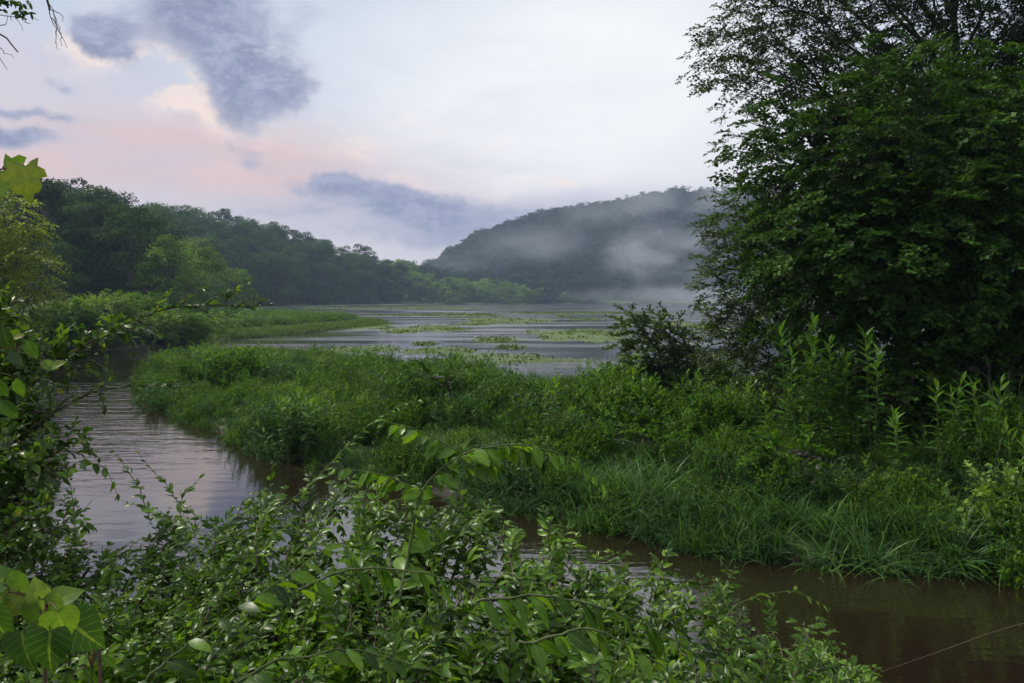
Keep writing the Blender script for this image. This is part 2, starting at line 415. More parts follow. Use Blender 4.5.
def blades(mb, n, h, spread, width, arch, mat=0, base=.12):
    k = 5; t = np.linspace(0, 1, k)
    for i in range(n):
        a = rng.uniform(0, 2*math.pi); L = h*rng.uniform(.6, 1.15); b = rng.normal(0, base, 2)
        lean = rng.uniform(.15, 1)*spread; d = np.array([math.cos(a), math.sin(a), 0])
        ar = arch*rng.uniform(.5, 1.3)
        z = L*(t*1.0-ar*.55*t**2.4); r = lean*L*(t**1.5)*(1+ar*.6)
        P = np.stack([b[0]+d[0]*r, b[1]+d[1]*r, z], 1)
        sd = np.array([-d[1], d[0], 0]); tw = rng.normal(0, .5)
        sd = sd*math.cos(tw)+d*math.sin(tw)
        w = width*np.array([.7, 1, .9, .55, .05])*.5*rng.uniform(.7, 1.2)
        V = np.concatenate([P-sd*w[:, None], P+sd*w[:, None]])
        Q = [(j, j+1, k+j+1, k+j) for j in range(k-1)]
        mb.add(V, [np.array(Q)], mat, np.full(2*k, rng.random()))
def bushy(n_stem, h, leaf, tpl=FULL, spread=.45, spacing=.05, side=3, W=None, smat=1, lean=0.):
    """many-stemmed leafy weed"""
    mb = MB()
    for i in range(n_stem):
        a = rng.uniform(0, 2*math.pi); r = spread*math.sqrt(rng.random()); hh = h*rng.uniform(.65, 1.1)*(1-.35*r/spread)
        p0 = np.array([math.cos(a)*r*.5, math.sin(a)*r*.5, 0]); p2 = np.array([math.cos(a)*r*1.1, math.sin(a)*r*1.1, hh])
        pts = wobble(resample([p0, (p0+p2)/2+np.array([0, 0, hh*.08]), p2], 6), .05*h)
        tube(mb, pts, np.linspace(.006, .002, 6), 3, smat)
        stuff_along(mb, pts, tpl, leaf, spacing, 0, .2, W=W, start=.25, opposite=True, two_d=False)
        for s_ in range(side):
            q = pts[1+int(rng.integers(0, 4))]; b = rng.uniform(0, 2*math.pi); l = h*rng.uniform(.2, .38)
            e = q+np.array([math.cos(b)*l*.7, math.sin(b)*l*.7, l*.55])
            tw = resample([q, (q+e)/2+np.array([0, 0, -.02]), e], 4)
            stuff_along(mb, tw, tpl, leaf*.85, spacing, 0, .15, W=W, opposite=True, two_d=False)
    return mb

def lance_weed(n_stem, h, leaf=.15):
    """tall stems with long narrow leaves in whorls, arching down"""
    lv, st = MB(), MB()
    for i in range(n_stem):
        a = rng.uniform(0, 2*math.pi); r = rng.uniform(0, .22)
        p0 = np.array([math.cos(a)*r, math.sin(a)*r, 0]); hh = h*rng.uniform(.7, 1.05)
        p1 = p0+np.array([math.cos(a)*.18, math.sin(a)*.18, hh])
        pts = wobble(resample([p0, p1], 9), .05)
        tube(st, pts, np.linspace(.009, .003, 9), 4, 0)
        zs = np.linspace(.22, 1, int(hh/.035)); P = np.stack([np.interp(zs, np.linspace(0, 1, 9), pts[:, k]) for k in range(3)], 1)
        th = np.arange(len(zs))*2.4+rng.random()
        top = zs**3
        D = np.stack([np.cos(th)*(1-.6*top), np.sin(th)*(1-.6*top), .25+.9*top-.25*rng.random(len(zs))], 1)
        L = leaf*(.6+.6*np.sin(zs*2.6))*rng.uniform(.8, 1.15, len(zs))
        leaves(lv, SLIM, P, D, np.tile([0, 0, 1.], (len(P), 1))+rng.normal(0, .2, (len(P), 3)), L, L, 0, np.clip(zs*.9-.15+rng.normal(0, .1, len(zs)), 0, 1))
    return lv, st

grass_p, weeds_p = [], []
for i in range(3):
    mb = MB(); blades(mb, 60, .66, .75, .014, 1.05); grass_p.append((mb, [M['grass']]))
mb = MB(); blades(mb, 55, .85, .35, .009, .5); grass_p.append((mb, [M['grass']]))
for leaf, n, h, tp, mt, W in ((.06, 12, .62, FULL, 'weed', 1), (.045, 16, .5, FULL, 'weed_blue', 1), (.08, 9, .75, SLIM, 'weed', 1.1), (.05, 14, .55, OVAL, 'weed_pale', 1), (.04, 18, .42, OVAL, 'weed_blue', 1), (.07, 10, .8, FULL, 'weed', 1)):
    weeds_p.append((bushy(n, h, leaf, tp, .38, .045, 3, W), [M[mt], M['stem']]))
lv, st = lance_weed(3, .95, .11)
V_, F_, R_, U_ = st.arrays(); lv.add(V_, [], 1); lv.F += [(f+lv.n-len(V_), 1) for f, _ in F_]
weeds_p.append((lv, [M['weed'], M['stem']]))
low_p = []
for i in range(2):
    mb = MB(); blades(mb, 45, .16, .6, .012, .6, base=.16); low_p.append((mb, [M['lawn']]))
grass_c = proto_collection('grass_tuft', grass_p); weeds_c = proto_collection('weed_clump', weeds_p); low_c = proto_collection('turf_tuft', low_p)

def sample_poly(n, poly, box, dens=None):
    P = rng.uniform([box[0], box[1]], [box[2], box[3]], (n, 2)); d = sdist(P, poly); k = d > -.12
    P, d = P[k], d[k]
    if dens is not None:
        q = rng.random(len(P)) < dens(P[:, 0], P[:, 1], d); P, d = P[q], d[q]
    return P, d
def mk(P): return np.column_stack([P, height(P[:, 0], P[:, 1])-.02])

# weeds on the island, in clumps of one kind
P, d = sample_poly(34000, island, (-20, 9, 26, 55), lambda x, y, d: np.where(x > 12, .45, 1)*sm(d, -.3, .1)*np.where(y > 30, .6, 1.)*(1-.95*sm(y+x*.8, 27, 34)*sm(x, -3, -8)))
n = len(P); x, y = P.T
CC, cd = sample_poly(2600, island, (-20, 9, 26, 55)); nc = len(CC)
cfac = np.exp(rng.normal(-.16, .42, nc)); ctype = rng.choice(7, nc, p=[.18, .17, .12, .17, .14, .18, .04]); crad = rng.uniform(.5, .95, nc)
near_i = np.empty(n, int); near_d = np.empty(n)
for a in range(0, n, 2000):
    D2 = np.linalg.norm(P[a:a+2000, None]-CC[None], axis=2)/crad[None]; near_i[a:a+2000] = D2.argmin(1); near_d[a:a+2000] = D2.min(1)
big = .5+.5*fbm(x, y, .8, 3)
sc = cfac[near_i]*(1.12-.55*np.clip(near_d, 0, 1.1)**2)*(.75+.5*big)*(.85+.3*rng.random(n))*(1-.34*sm(y, 16, 28)-.24*sm(y, 18, 25)*sm(x, -1.5, .5)*(x < 9)-.12*sm(x, 4, 7))*(1-.06*sm(x, 0, -9))
sc = np.clip(sc*1.45*(1-.22*(1-sm(d, .2, 1.4))*sm(x, -2, 2)), .4, 2.3)
idx = np.where(rng.random(n) < .15, rng.integers(0, 7, n), ctype[near_i]); sc = np.where(rng.random(n) < .03, np.clip(sc*1.5, 0, 1.8), sc)
scatter('meadow_weeds', mk(P), rng.uniform(0, 6.28, n), rng.normal(0, .18, (n, 2)), np.stack([sc*.95, sc*.95, sc], 1), idx, weeds_c, 'dense knee-high green weeds covering the meadow bank', None)
P, d = sample_poly(36000, island, (-20, 8, 26, 55), lambda x, y, d: np.where(x > 12, .4, 1)*(np.exp(-((d-.35)/.85)**2)*(.12+.88*sm(x, -1.5, 2.5))*1.4+.02+.14*(fbm(x, y, 1.1, 12) > .6))*np.where(y > 34, .5, 1)*(1-.8*sm(y+x*.8, 23.5, 30)*sm(x, -3, -8)))
n = len(P); x, y = P.T; sc = rng.uniform(.8, 1.35, n)*(1-.45*sm(x, -1, -8)); idx = np.where(d < 1.6, rng.integers(0, 3, n), rng.integers(0, 4, n))
scatter('meadow_grass', mk(P), rng.uniform(0, 6.28, n), np.stack([np.where(d < .6, .35, 0)+rng.normal(0, .12, n), rng.normal(0, .12, n)], 1), np.stack([sc]*3, 1), idx, grass_c, 'long arching blue-green grass along the stream bank', None)
# low turf at the far-left tip and rims
P, d = sample_poly(26000, island, (-20, 18, 5, 54), lambda x, y, d: sm(y+x*.8, 24, 31)*sm(x, -1, -7)+.03)
n = len(P); sc = rng.uniform(.7, 1.5, n)
scatter('short_turf', mk(P), rng.uniform(0, 6.28, n), rng.normal(0, .1, (n, 2)), np.stack([sc*1.4, sc*1.4, sc], 1), rng.integers(0, 2, n), low_c, 'short bright green turf at the far tip of the meadow', None)
# vegetation of the left far bank
P, d = sample_poly(60000, main_land, (-75, 40, -14, 135), lambda x, y, d: sm(d, .1, .5)*sm(d, 34, 12))
n = len(P); x, y = P.T; near = sm(y, 110, 60)
low = (sm(d, 5, 2)*(y > 60)) > .4
m_ = ~low
k = m_ & (rng.random(n) < .30); Pk = P[k]; nn = len(Pk)
scs = rng.uniform(1.0, 2.1, nn)
scatter('bank_undergrowth', mk(Pk), rng.uniform(0, 6.28, nn), rng.normal(0, .15, (nn, 2)), np.stack([scs*1.4, scs*1.4, scs*.9], 1), rng.integers(0, 7, nn), weeds_c, 'tangled undergrowth of the far left bank below the wood', None)
Pk = P[low]; nn = len(Pk); scs = rng.uniform(1, 2.2, nn)
scatter('bank_turf', mk(Pk), rng.uniform(0, 6.28, nn), rng.normal(0, .1, (nn, 2)), np.stack([scs*2, scs*2, scs], 1), rng.integers(0, 2, nn), low_c, 'pale green flat turf spit reaching into the lake', None)
# near bank undergrowth
P, d = sample_poly(9000, main_land, (-16, .6, 9, 27), lambda x, y, d: sm(d, 7, 1)*np.where(y < 5, .35, .6))
n = len(P); x, y = P.T; sc = rng.uniform(.5, .95, n)*np.where(y > 5, 1.2, .8)
scatter('near_bank_undergrowth', mk(P), rng.uniform(0, 6.28, n), rng.normal(0, .2, (n, 2)), np.stack([sc]*3, 1), rng.integers(0, 7, n), weeds_c, 'weedy undergrowth on the near bank beneath the bushes', None)

# ------------------------------------------------------------------ distant trees
def clump_tree(height_, width, n_clump, per, leaf, seed, trunk_h=.25, shape=1., low=False):
    """crown of overlapping leaf clumps of leaf-sized faces + trunk with limbs; returns crown MB, trunk MB"""
    cr, tk = MB(), MB(); R = np.random.default_rng(seed)
    zc = height_*(.5+trunk_h*.5); rz = height_*(1-trunk_h)*.5
    tp = wobble(np.stack([np.zeros(7), np.zeros(7), np.linspace(-.3, height_*.8, 7)], 1), height_*.02)
    tube(tk, tp, np.linspace(height_*.022, height_*.006, 7), 6)
    for i in range(n_clump):
        v = norm(R.normal(size=3)); rr = R.uniform(.55, 1)**.5
        hgt = v[2]*rr
        wd = width*.5*(1-.25*max(hgt, 0)*shape)*(1+R.normal(0, .1))
        c = np.array([v[0]*rr*wd, v[1]*rr*wd, zc+hgt*rz*(1+R.normal(0, .06))])
        cr_r = width*R.uniform(.11, .20)
        b = tp[int(np.clip(c[2]/height_*5, 1, 5))]
        tube(tk, resample([b, (b+c)/2+np.array([0, 0, -.3]), c], 4), np.linspace(height_*.006, height_*.0015, 4), 3)
        n = int(per*R.uniform(.6, 1.2))
        u = norm(R.normal(size=(n, 3))); u[:, 2] = np.where(u[:, 2] < -.3, -u[:, 2], u[:, 2]); u = norm(u)
        q = c+u*np.array([1.15, 1.15, .75])*cr_r*(R.uniform(.55, 1.12, (n, 1)))
        N = norm(u*.8+R.normal(0, .5, (n, 3))+np.array([0, 0, .4])); D = np.cross(N, R.normal(size=(n, 3)))
        l = leaf*R.uniform(.6, 1.3, n)
        leaves(cr, QUAD, q, D, N, l, l*.8, 0, np.clip(.3+.5*R.random(n)+.25*R.normal()+.1*u[:, 2], 0, 1))
    return cr, tk

far_protos = []
def register(root, kids): KIDS[root.name] = kids
def make_far(name, mat, *a, **k):
    cr, tk = clump_tree(*a, **k)
    root = empty(name); c = cr.build('crown', [M[mat]], root, smooth=False); t = tk.build('trunk', [M['bark']], root)
    KIDS[root.name] = [c, t]
    return root
def drop(root, x, y, s, rz=None, label=None, cat='tree', group=None, first=set(), sz=None, dz=0.):
    if root.name in first: o = copy_tree(root)
    else: first.add(root.name); o = root
    o.location = (x, y, h1(x, y)-.1+dz); o.rotation_euler = (0, 0, random.uniform(0, 6.28) if rz is None else rz); o.scale = (s, s, s*(sz or 1))
    tag(o, label, cat, group); return o

broad = [make_far('broadleaf_tree', 'far', 15, 10.5, 52, 150, .40, 31, .03), make_far('broadleaf_tree', 'far', 16, 9, 50, 150, .40, 32, .04, 1.2), make_far('broadleaf_tree', 'far', 14, 12, 56, 150, .40, 33, .02), make_far('broadleaf_tree', 'far', 17, 8.5, 44, 140, .38, 34, .08, .6)]
pale = [make_far('broadleaf_tree', 'far_light', 10, 8, 40, 90, .34, 35, .06), make_far('broadleaf_tree', 'far_light', 11, 7, 38, 90, .34, 36, .06, 1.5)]
bush = [make_far('willow_bush', 'far_light', 6, 7.5, 26, 70, .40, 37, .0), make_far('willow_bush', 'far_light', 7, 6.5, 26, 70, .42, 38, .0, 1.5)]

skyx = [-60, 20, 60, 110, 150, 190, 215, 250, 300, 335, 370, 410, 440]
skyy = [180, 176, 176, 182, 198, 212, 206, 226, 238, 250, 252, 248, 262]
cnt = 0
cand = []
P = rng.uniform([-200, 88], [-25, 440], (9000, 2)); d = sdist(P, main_land)
keep = []
for (x, y), dd in sorted(zip(map(tuple, P), d), key=lambda t: t[0][1]):
    px = CX+x/y*F
    if not (-50 < px < 436) or y < 104: continue
    if dd < (26 if y < 150 else 9+.02*y): continue
    if dd > (95 if y < 200 else 75): continue
    sp = 6.2+y*.011
    if any((x-a)**2+(y-b)**2 < sp*sp for a, b in keep): continue
    keep.append((x, y))
FG = 'trees of the wooded left shore'
for x, y in keep[:290]:
    px = CX+x/y*F; z0 = h1(x, y); top = H+(HY-np.interp(px, skyx, skyy))/F*y
    h = np.clip(top-z0, 8, 26)
    dd = float(sdist([(x, y)], main_land)[0])
    front = dd < (36 if y < 150 else 20+.02*y)
    h *= random.uniform(.72, .92) if front else random.uniform(.96, 1.12)*(.86 if px < 150 else 1)
    if px < 262 and px > 165 and front and y < 240:
        p = random.choice(pale); drop(p, x, y, h*.8/10.5, label='light green tree in front of the darker wood on the left shore', group='pale trees at the foot of the left wood')
    else:
        p = random.choice(broad)
        drop(p, x, y, h/15.5, label='dark green tree packed among its neighbours in the wood on the left shore', group=FG)

for px, pt, Y, lab in ((172, 238, 118, 'tall pale green tree with a pointed top in front of the left wood'), (206, 252, 112, 'pale yellow-green tree right of the pointed pale one'), (236, 264, 122, 'rounded pale tree farthest right of the pale group under the left wood'),
                       (148, 266, 105, 'smaller pale tree at the left end of the pale group under the left wood'), (190, 268, 104, 'low pale tree before the gap between the two taller pale ones')):
    x = (px-CX)/F*Y; z = h1(x, Y); top = H+(HY-pt)/F*Y
    drop(random.choice(pale), x, Y, (top-z)/10.5, label=lab, cat='tree', group='pale trees at the foot of the left wood')
for px, pt, Y, lab in ((92, 226, 108, 'broad rounded mid-green tree at the front of the left wood'), (60, 240, 100, 'dark rounded tree beside the yellow-green tree')):
    x = (px-CX)/F*Y; z = h1(x, Y); top = H+(HY-pt)/F*Y
    drop(broad[2], x, Y, (top-z)/14, label=lab, cat='tree', group=FG)
# low row of pale bushes on the far shore
for i in range(60):
    px = 335+255*(i+random.random())/60; y = 455+random.uniform(-20, 40)+max(0, px-460)*.5; x = (px-CX)/F*y
    dd = float(sdist([(x, y)], main_land)[0])
    if dd < 2:
        y += 4-dd+8; x = (px-CX)/F*y
    drop(random.choice(bush), x, y, random.uniform(1.4, 2.5)*(1 if px < 520 else .55), label='pale green rounded bush in the low row along the far shore', cat='bush', group='bushes along the far shore')
# far low ridge trees left of the hill and hill forest
hill_p = []
for sd in range(4):
    cr, _ = clump_tree(15, 11, 26, 42, .85, 50+sd, .05); hill_p.append((cr, [M['hill']]))
hill_c = proto_collection('hill_tree', hill_p)
P = rng.uniform([-330, 505], [430, 850], (7500, 2)); d = sdist(P, main_land)
P = P[(d > 6+3*rng.random(len(P)))]; n = len(P)
Z = height(P[:, 0], P[:, 1]); s = rng.uniform(.65, 1.15, n)
scatter('hill_forest', np.column_stack([P, Z-1]), rng.uniform(0, 6.28, n), np.zeros((n, 2)), np.stack([s, s, s*rng.uniform(.9, 1.15, n)], 1), rng.integers(0, 4, n), hill_c, 'misty forest covering the big hill beyond the lake', None)

# ------------------------------------------------------------------ floating mats on the lake
def mat_of(cx, cy, wpx, hpx, label, seed):
    wpx *= 1.2; hpx *= 1.3
    Y0 = H*F/(cy+hpx/2-HY); Y1 = H*F/(cy-hpx/2-HY); Yc = (Y0+Y1)/2; X = (cx-CX)/F*Yc; rx = wpx/2/F*Yc; ry = (Y1-Y0)/2
    R = np.random.default_rng(seed); mb = MB(); k = 40; th = np.arange(k)*2*math.pi/k
    rad = 1+.12*np.sin(2*th+R.random()*6)+.16*np.sin(3*th+R.random()*6)+.12*np.sin(5*th+R.random()*6)+.13*np.sin(9*th+R.random()*6)+.10*np.sin(14*th+R.random()*6)
    out = np.stack([np.cos(th)*rad*rx, np.sin(th)*rad*ry], 1)
    V = np.vstack([np.column_stack([out*1.0, np.full(k, -.03)]), np.column_stack([out*.96, np.full(k, .015)]), [[0, 0, .03]]])
    j = np.arange(k); j2 = (j+1) % k
    mb.add(V, [np.stack([j, j2, k+j2, k+j], 1), np.stack([k+j, k+j2, np.full(k, 2*k)], 1)], 1)
    n = int(min(7000, 300+rx*ry*16)); a = R.uniform(0, 2*math.pi, n); r = np.sqrt(R.random(n))*1.02+.12*R.random(n)**4; rr = np.interp(a, np.append(th, 2*math.pi), np.append(rad, rad[0]))
    clump = .5+.5*np.sin(a*5+r*9+seed)
    P = np.column_stack([np.cos(a)*rr*r*rx, np.sin(a)*rr*r*ry, np.full(n, .02)])
    D = np.column_stack([R.normal(0, .8, n), R.normal(0, .8, n), R.uniform(.1, .6, n)])
    L = (.08+.12*clump**2)*R.uniform(.5, 1.3, n)*(1+Yc/200)
    leaves(mb, QSLIM, P, D, R.normal(size=(n, 3)), L, L, 0, .2+.7*R.random(n))
    o = mb.build('floating_mat', [M['mat'], M['mat']]); o.location = (X, Yc, 0)
    tag(o, label, 'floating plants', 'green mats of water plants on the lake')
for i, a in enumerate([
    (362, 349.5, 70, 5, 'green mat of water plants lying against the meadow tip beside the bright water'),
    (350, 327, 70, 5.5, 'grassy green mat beyond the bright water, leftmost out on the lake'),
    (425, 329, 52, 5.5, 'spindle-shaped bright green mat in the middle of the lake left of the hill'),
    (505, 321, 66, 5, 'pale thin mat far out on the lake in front of the hill foot'),
    (440, 315, 120, 2.4, 'long pale streak of floating plants near the far shore'),
    (495, 339, 32, 3, 'small dark green mat alone in grey water mid lake'),
    (582, 335, 92, 9, 'widest olive mat in the lake just left of the small dark-leaved tree'),
    (500, 359, 118, 7, 'long ragged mat close behind the meadow weeds, tapering to the right'),
    (440, 351, 66, 5, 'patchy mat behind the tall weeds at the back edge of the meadow'),
    (690, 326, 30, 8, 'short green mat seen between the small dark-leaved tree and the big tree'),
    (655, 371, 60, 6, 'dull olive patch of plants in the water behind the small dark-leaved tree'),
    (585, 313, 120, 2, 'faint thin streak of plants far across the lake under the mist'),
    (400, 308, 130, 1.6, 'pale reed fringe line along the far left shore')]):
    mat_of(*a, seed=100+i)
for i in range(16):
    cx = random.uniform(330, 660); cy = random.uniform(312, 360)
    mat_of(cx, cy, random.uniform(14, 46)*(.6+(cy-310)/60), random.uniform(.8, 2.2)*(.6+(cy-310)/50), 'small thin strip of water plants scattered among the larger mats on the lake', 200+i)

# ------------------------------------------------------------------ big trees of the island
def big_tree(name, label, base, height_, clumps, sprays, per_m3, leafmat, trunk_r, lean=(0, 0), seed=1, droop=.3, scale=1., limbs=2, hang=.2, woodmat='bark'):
    """clumps: list of (centre, radius). limbs run from trunk to clump centres, sprays of leaves fill the clumps"""
    root = empty(name, (base[0], base[1], h1(base[0], base[1])-.1)); o0 = np.array(root.location)
    tk, cr = MB(), MB()
    top = np.array([lean[0], lean[1], height_*.88]); tp = wobble(resample([np.zeros(3), top*.45+np.array([.2, -.1, 0]), top], 12), .25)
    tube(tk, tp, np.linspace(1, .12, 12)**1.1*trunk_r+.02, 9)
    for c, r in clumps:
        c = np.array(c)-o0
        r = np.broadcast_to(np.asarray(r, float), (3,))
        i = int(np.clip((c[2]-.35*np.linalg.norm(c[:2]-top[:2]*.5))/height_*11, 2, 10)); b = tp[i]
        dlt = c-b; L = np.linalg.norm(dlt)
        path = wobble(resample([b, b+dlt*.5+np.array([0, 0, .10*L]), c], 9), .06*L)
        tube(tk, path, np.linspace(trunk_r*.24*min(1, L/5)+.01, .010, 9), 5)
        n = int(max(10, per_m3*r[0]*r[1]*r[2]*4.2))
        u = norm(rng.normal(size=(n, 3))); rad = rng.random(n)**.45
        P = c+u*rad[:, None]*r
        ends = c+u[::3]*(rad[::3, None]*.7)*r
        for e in ends[:int(8+3*r[0]*4)]:
            s = path[int(rng.integers(4, 9))]
            tube(tk, wobble(resample([s, (s+e)/2+np.array([0, 0, .08]), e], 5), .08), np.linspace(.016, .005, 5)*max(1, trunk_r*2.2)*min(1, height_*.22), 3)
        out = norm(c-np.array([tp[i][0], tp[i][1], c[2]]))
        X = u*np.array([1, 1, .5])+out*.6+rng.normal(0, .35, (n, 3))+np.array([0, 0, -droop])
        U = np.array([0, 0, 1.])+u*.5+rng.normal(0, .25, (n, 3))
        ch = rng.integers(0, len(sprays), n); shift = rng.normal(0, .17)
        for k in range(len(sprays)):
            q = ch == k
            if q.any(): place(cr, sprays[k], P[q], X[q], U[q], scale*rng.uniform(.75, 1.2, q.sum()), shift)
    t = tk.build('trunk', [M[woodmat]], root); c = cr.build('crown', [M[leafmat], M['twig']], root)
    tag(root, label, 'tree'); KIDS[root.name] = [t, c]
    return root

maple_s = [spray(OVALQ, .62, .112, .055, 5, .35) for OVALQ in (tpl_quad(1.05, .12),)*5]
airy_s = [spray(tpl_quad(.66, .1), .6, .11, .06, 4, .3, bend=.15) for _ in range(5)]
will_s = [spray(tpl_quad(.6, .1), .5, .095, .045, 4, .2, bend=.2) for _ in range(5)]
def CL(lst): return [(at(px, py, Y), r) for px, py, Y, r in lst]

# B: dense broad-leaved tree in front (x pixel 730..1100, y 90..420)
cl = CL([(775, 145, 17.5, .8), (800, 120, 17, .9), (835, 112, 17, 1.0), (880, 100, 17, 1.2), (930, 95, 17, 1.2), (985, 100, 17, 1.3),
         (770, 190, 16.8, .85), (815, 180, 16, 1.2), (865, 170, 15.6, 1.3), (920, 165, 15.5, 1.4), (985, 165, 15.6, 1.5),
         (760, 235, 16.6, .7), (800, 235, 15.6, 1.15), (850, 230, 15, 1.2), (905, 235, 14.7, 1.3), (970, 235, 14.7, 1.4), (1040, 230, 15, 1.5),
         (800, 285, 16, 1.0), (850, 285, 15.2, 1.0), (900, 290, 15, 1.1), (960, 300, 15, 1.2), (1030, 300, 15, 1.4), (830, 325, 16.2, .8),
         (1060, 140, 16, 1.6), (1100, 230, 16, 1.7), (1160, 160, 17, 1.8), (950, 340, 15.5, 1.0), (1020, 350, 15.5, 1.2), (885, 335, 16.0, .9), (1100, 320, 16, 1.5), (1180, 280, 17, 1.6),
         (920, 120, 19.5, 1.8), (1010, 150, 20, 2), (860, 190, 19.5, 1.7), (950, 240, 19.5, 1.8), (1050, 250, 20, 2), (880, 280, 19, 1.5), (980, 320, 19, 1.5), (1150, 100, 20, 2)])
big_tree('maple_tree', 'big dense dark green broad-leaved tree whose crown hangs nearly to the meadow weeds', (10.2, 18.6), 7.9, cl, maple_s, 12, 'maple', .30, seed=2, droop=.35)
# A: taller airy tree behind, small leaves against the sky
cl = CL([(722, 58, 22, .8), (745, 30, 22, 1.0), (775, 5, 22, 1.1), (735, 88, 21.5, .7), (765, 75, 21.5, .95), (800, 55, 21.5, 1.2), (830, 20, 21.5, 1.2), (845, 75, 21.5, 1.1),
         (880, 40, 22, 1.3), (930, 55, 22, 1.3), (930, 5, 22, 1.3), (980, 40, 22, 1.4), (1030, 60, 22, 1.5), (1030, 5, 22, 1.5), (745, 120, 21.3, .55), (733, 150, 21.2, .5), (758, 150, 21.2, .6),
         (760, -40, 22, 1.1), (800, -60, 22, 1.4), (850, -50, 22, 1.4), (900, -50, 22, 1.6), (960, -70, 22, 1.6), (1040, -60, 22, 1.8), (800, -110, 22.5, 1.4), (870, -130, 23, 1.7), (950, -150, 23, 1.8), (1030, -140, 23, 1.8), (900, -210, 23, 1.6), (990, -220, 23, 1.5),
         (1100, 40, 22, 1.8), (1110, -50, 22, 1.8), (1170, 20, 23, 1.8), (880, 110, 23, 1.6), (980, 130, 24, 2), (1080, 140, 24, 2)])
big_tree('box_elder_tree', 'tall airy tree with small leaves against the sky, rising behind the dense broad-leaved tree', (12.5, 23), 16, cl, airy_s, 16, 'airy', .26, seed=3, droop=.25)
# C: drooping small-leaved tree at the left skirts
cl = CL([(735, 215, 19, .75), (725, 245, 19, .6), (765, 205, 19, .8), (742, 270, 18.6, .8), (722, 300, 18.6, .5), (760, 300, 18.4, .8), (790, 260, 18.4, .9), (738, 330, 18.4, .65), (770, 335, 18.2, .8),
         (800, 310, 18, .9), (712, 325, 18.8, .35), (750, 365, 18.2, .7), (790, 365, 18, .8), (830, 345, 17.6, .8), (725, 355, 18.5, .5), (840, 300, 17.8, .9), (715, 232, 19, .35), (712, 275, 18.9, .4), (705, 352, 18.6, .35)])
big_tree('drooping_tree', 'smaller grey-green tree with fine drooping sprays along the left skirt of the big trees', (6.6, 18.6), 5.2, cl, will_s, 34, 'willow', .09, seed=4, droop=.25)
# D: small dark-leaved tree by the lake
cl = CL([(628, 325, 21, .38), (640, 338, 21, .42), (655, 330, 21, .42), (672, 338, 21, .42), (622, 345, 21, .3), (645, 358, 21, .45), (668, 362, 21, .5), (690, 350, 21, .42), (690, 372, 21, .55), (660, 380, 21, .5), (630, 372, 21.2, .22), (614, 378, 21.2, .16), (706, 368, 21, .5), (712, 385, 20.6, .55), (688, 392, 20.6, .6), (655, 348, 21.4, .4), (668, 322, 21.1, .2), (635, 316, 21.1, .18)])
dark_s = [spray(tpl_quad(.7, .1), .42, .105, .04, 4, .15, bend=.05) for _ in range(4)]
big_tree('small_lakeside_tree', 'small dark-leaved tree with an open crown beside the lake, left of the big trees', (4.4, 21), 2.6, cl, dark_s, 75, 'shrub', .05, seed=5, droop=.0)
# understorey filling the shade
def shrub(label, px, py, Y, r, mat='shrub', s=None, name='shrub', per=26, group=None, hgt=None):
    c = at(px, py, Y); z = h1(c[0], c[1]); top = c[2]
    k = max(3, int(8*r)); cl = []
    for i in range(k):
        a = rng.uniform(0, 6.28); q = rng.uniform(.2, .75)*r
        cl.append((np.array([c[0]+math.cos(a)*q, c[1]+math.sin(a)*q, z+(top-z)*rng.uniform(.35, .8)]), np.array([.45, .45, .38])*r*rng.uniform(.8, 1.2)))
    o = big_tree(name, label, (c[0], c[1]), max(.5, (top-z)), cl, s or dark_s, per, mat, .03+.02*r, droop=.0)
    o['category'] = 'shrub'
    if group: o['group'] = group
    return o
shrub('dark shrub filling the shade under the middle of the broad-leaved tree', 890, 345, 14.6, 1.1, 'maple', maple_s, per=14)
shrub('dark shrub under the broad-leaved tree near the right edge of the picture', 985, 335, 14.2, 1.3, 'maple', maple_s, per=12)
shrub('low dark shrub in the gloom between the drooping tree and the tall weed clump', 790, 385, 16.5, .9, 'shrub', per=26)
shrub('rounded dark bush beneath the small lakeside tree', 700, 385, 19.8, .95, 'shrub', per=30)
shrub('glossy green bush standing in the meadow right of the stream, below the tall weed clump', 800, 440, 12.2, .75, 'weed', per=34)
shrub('upright bushy weed clump in the middle of the meadow against the lake', 437, 362, 19, .8, 'weed', per=40)
shrub('dense green bush overhanging the dark bank opposite the arching leafy branch', 640, 420, 14.2, .85, 'weed', per=32)

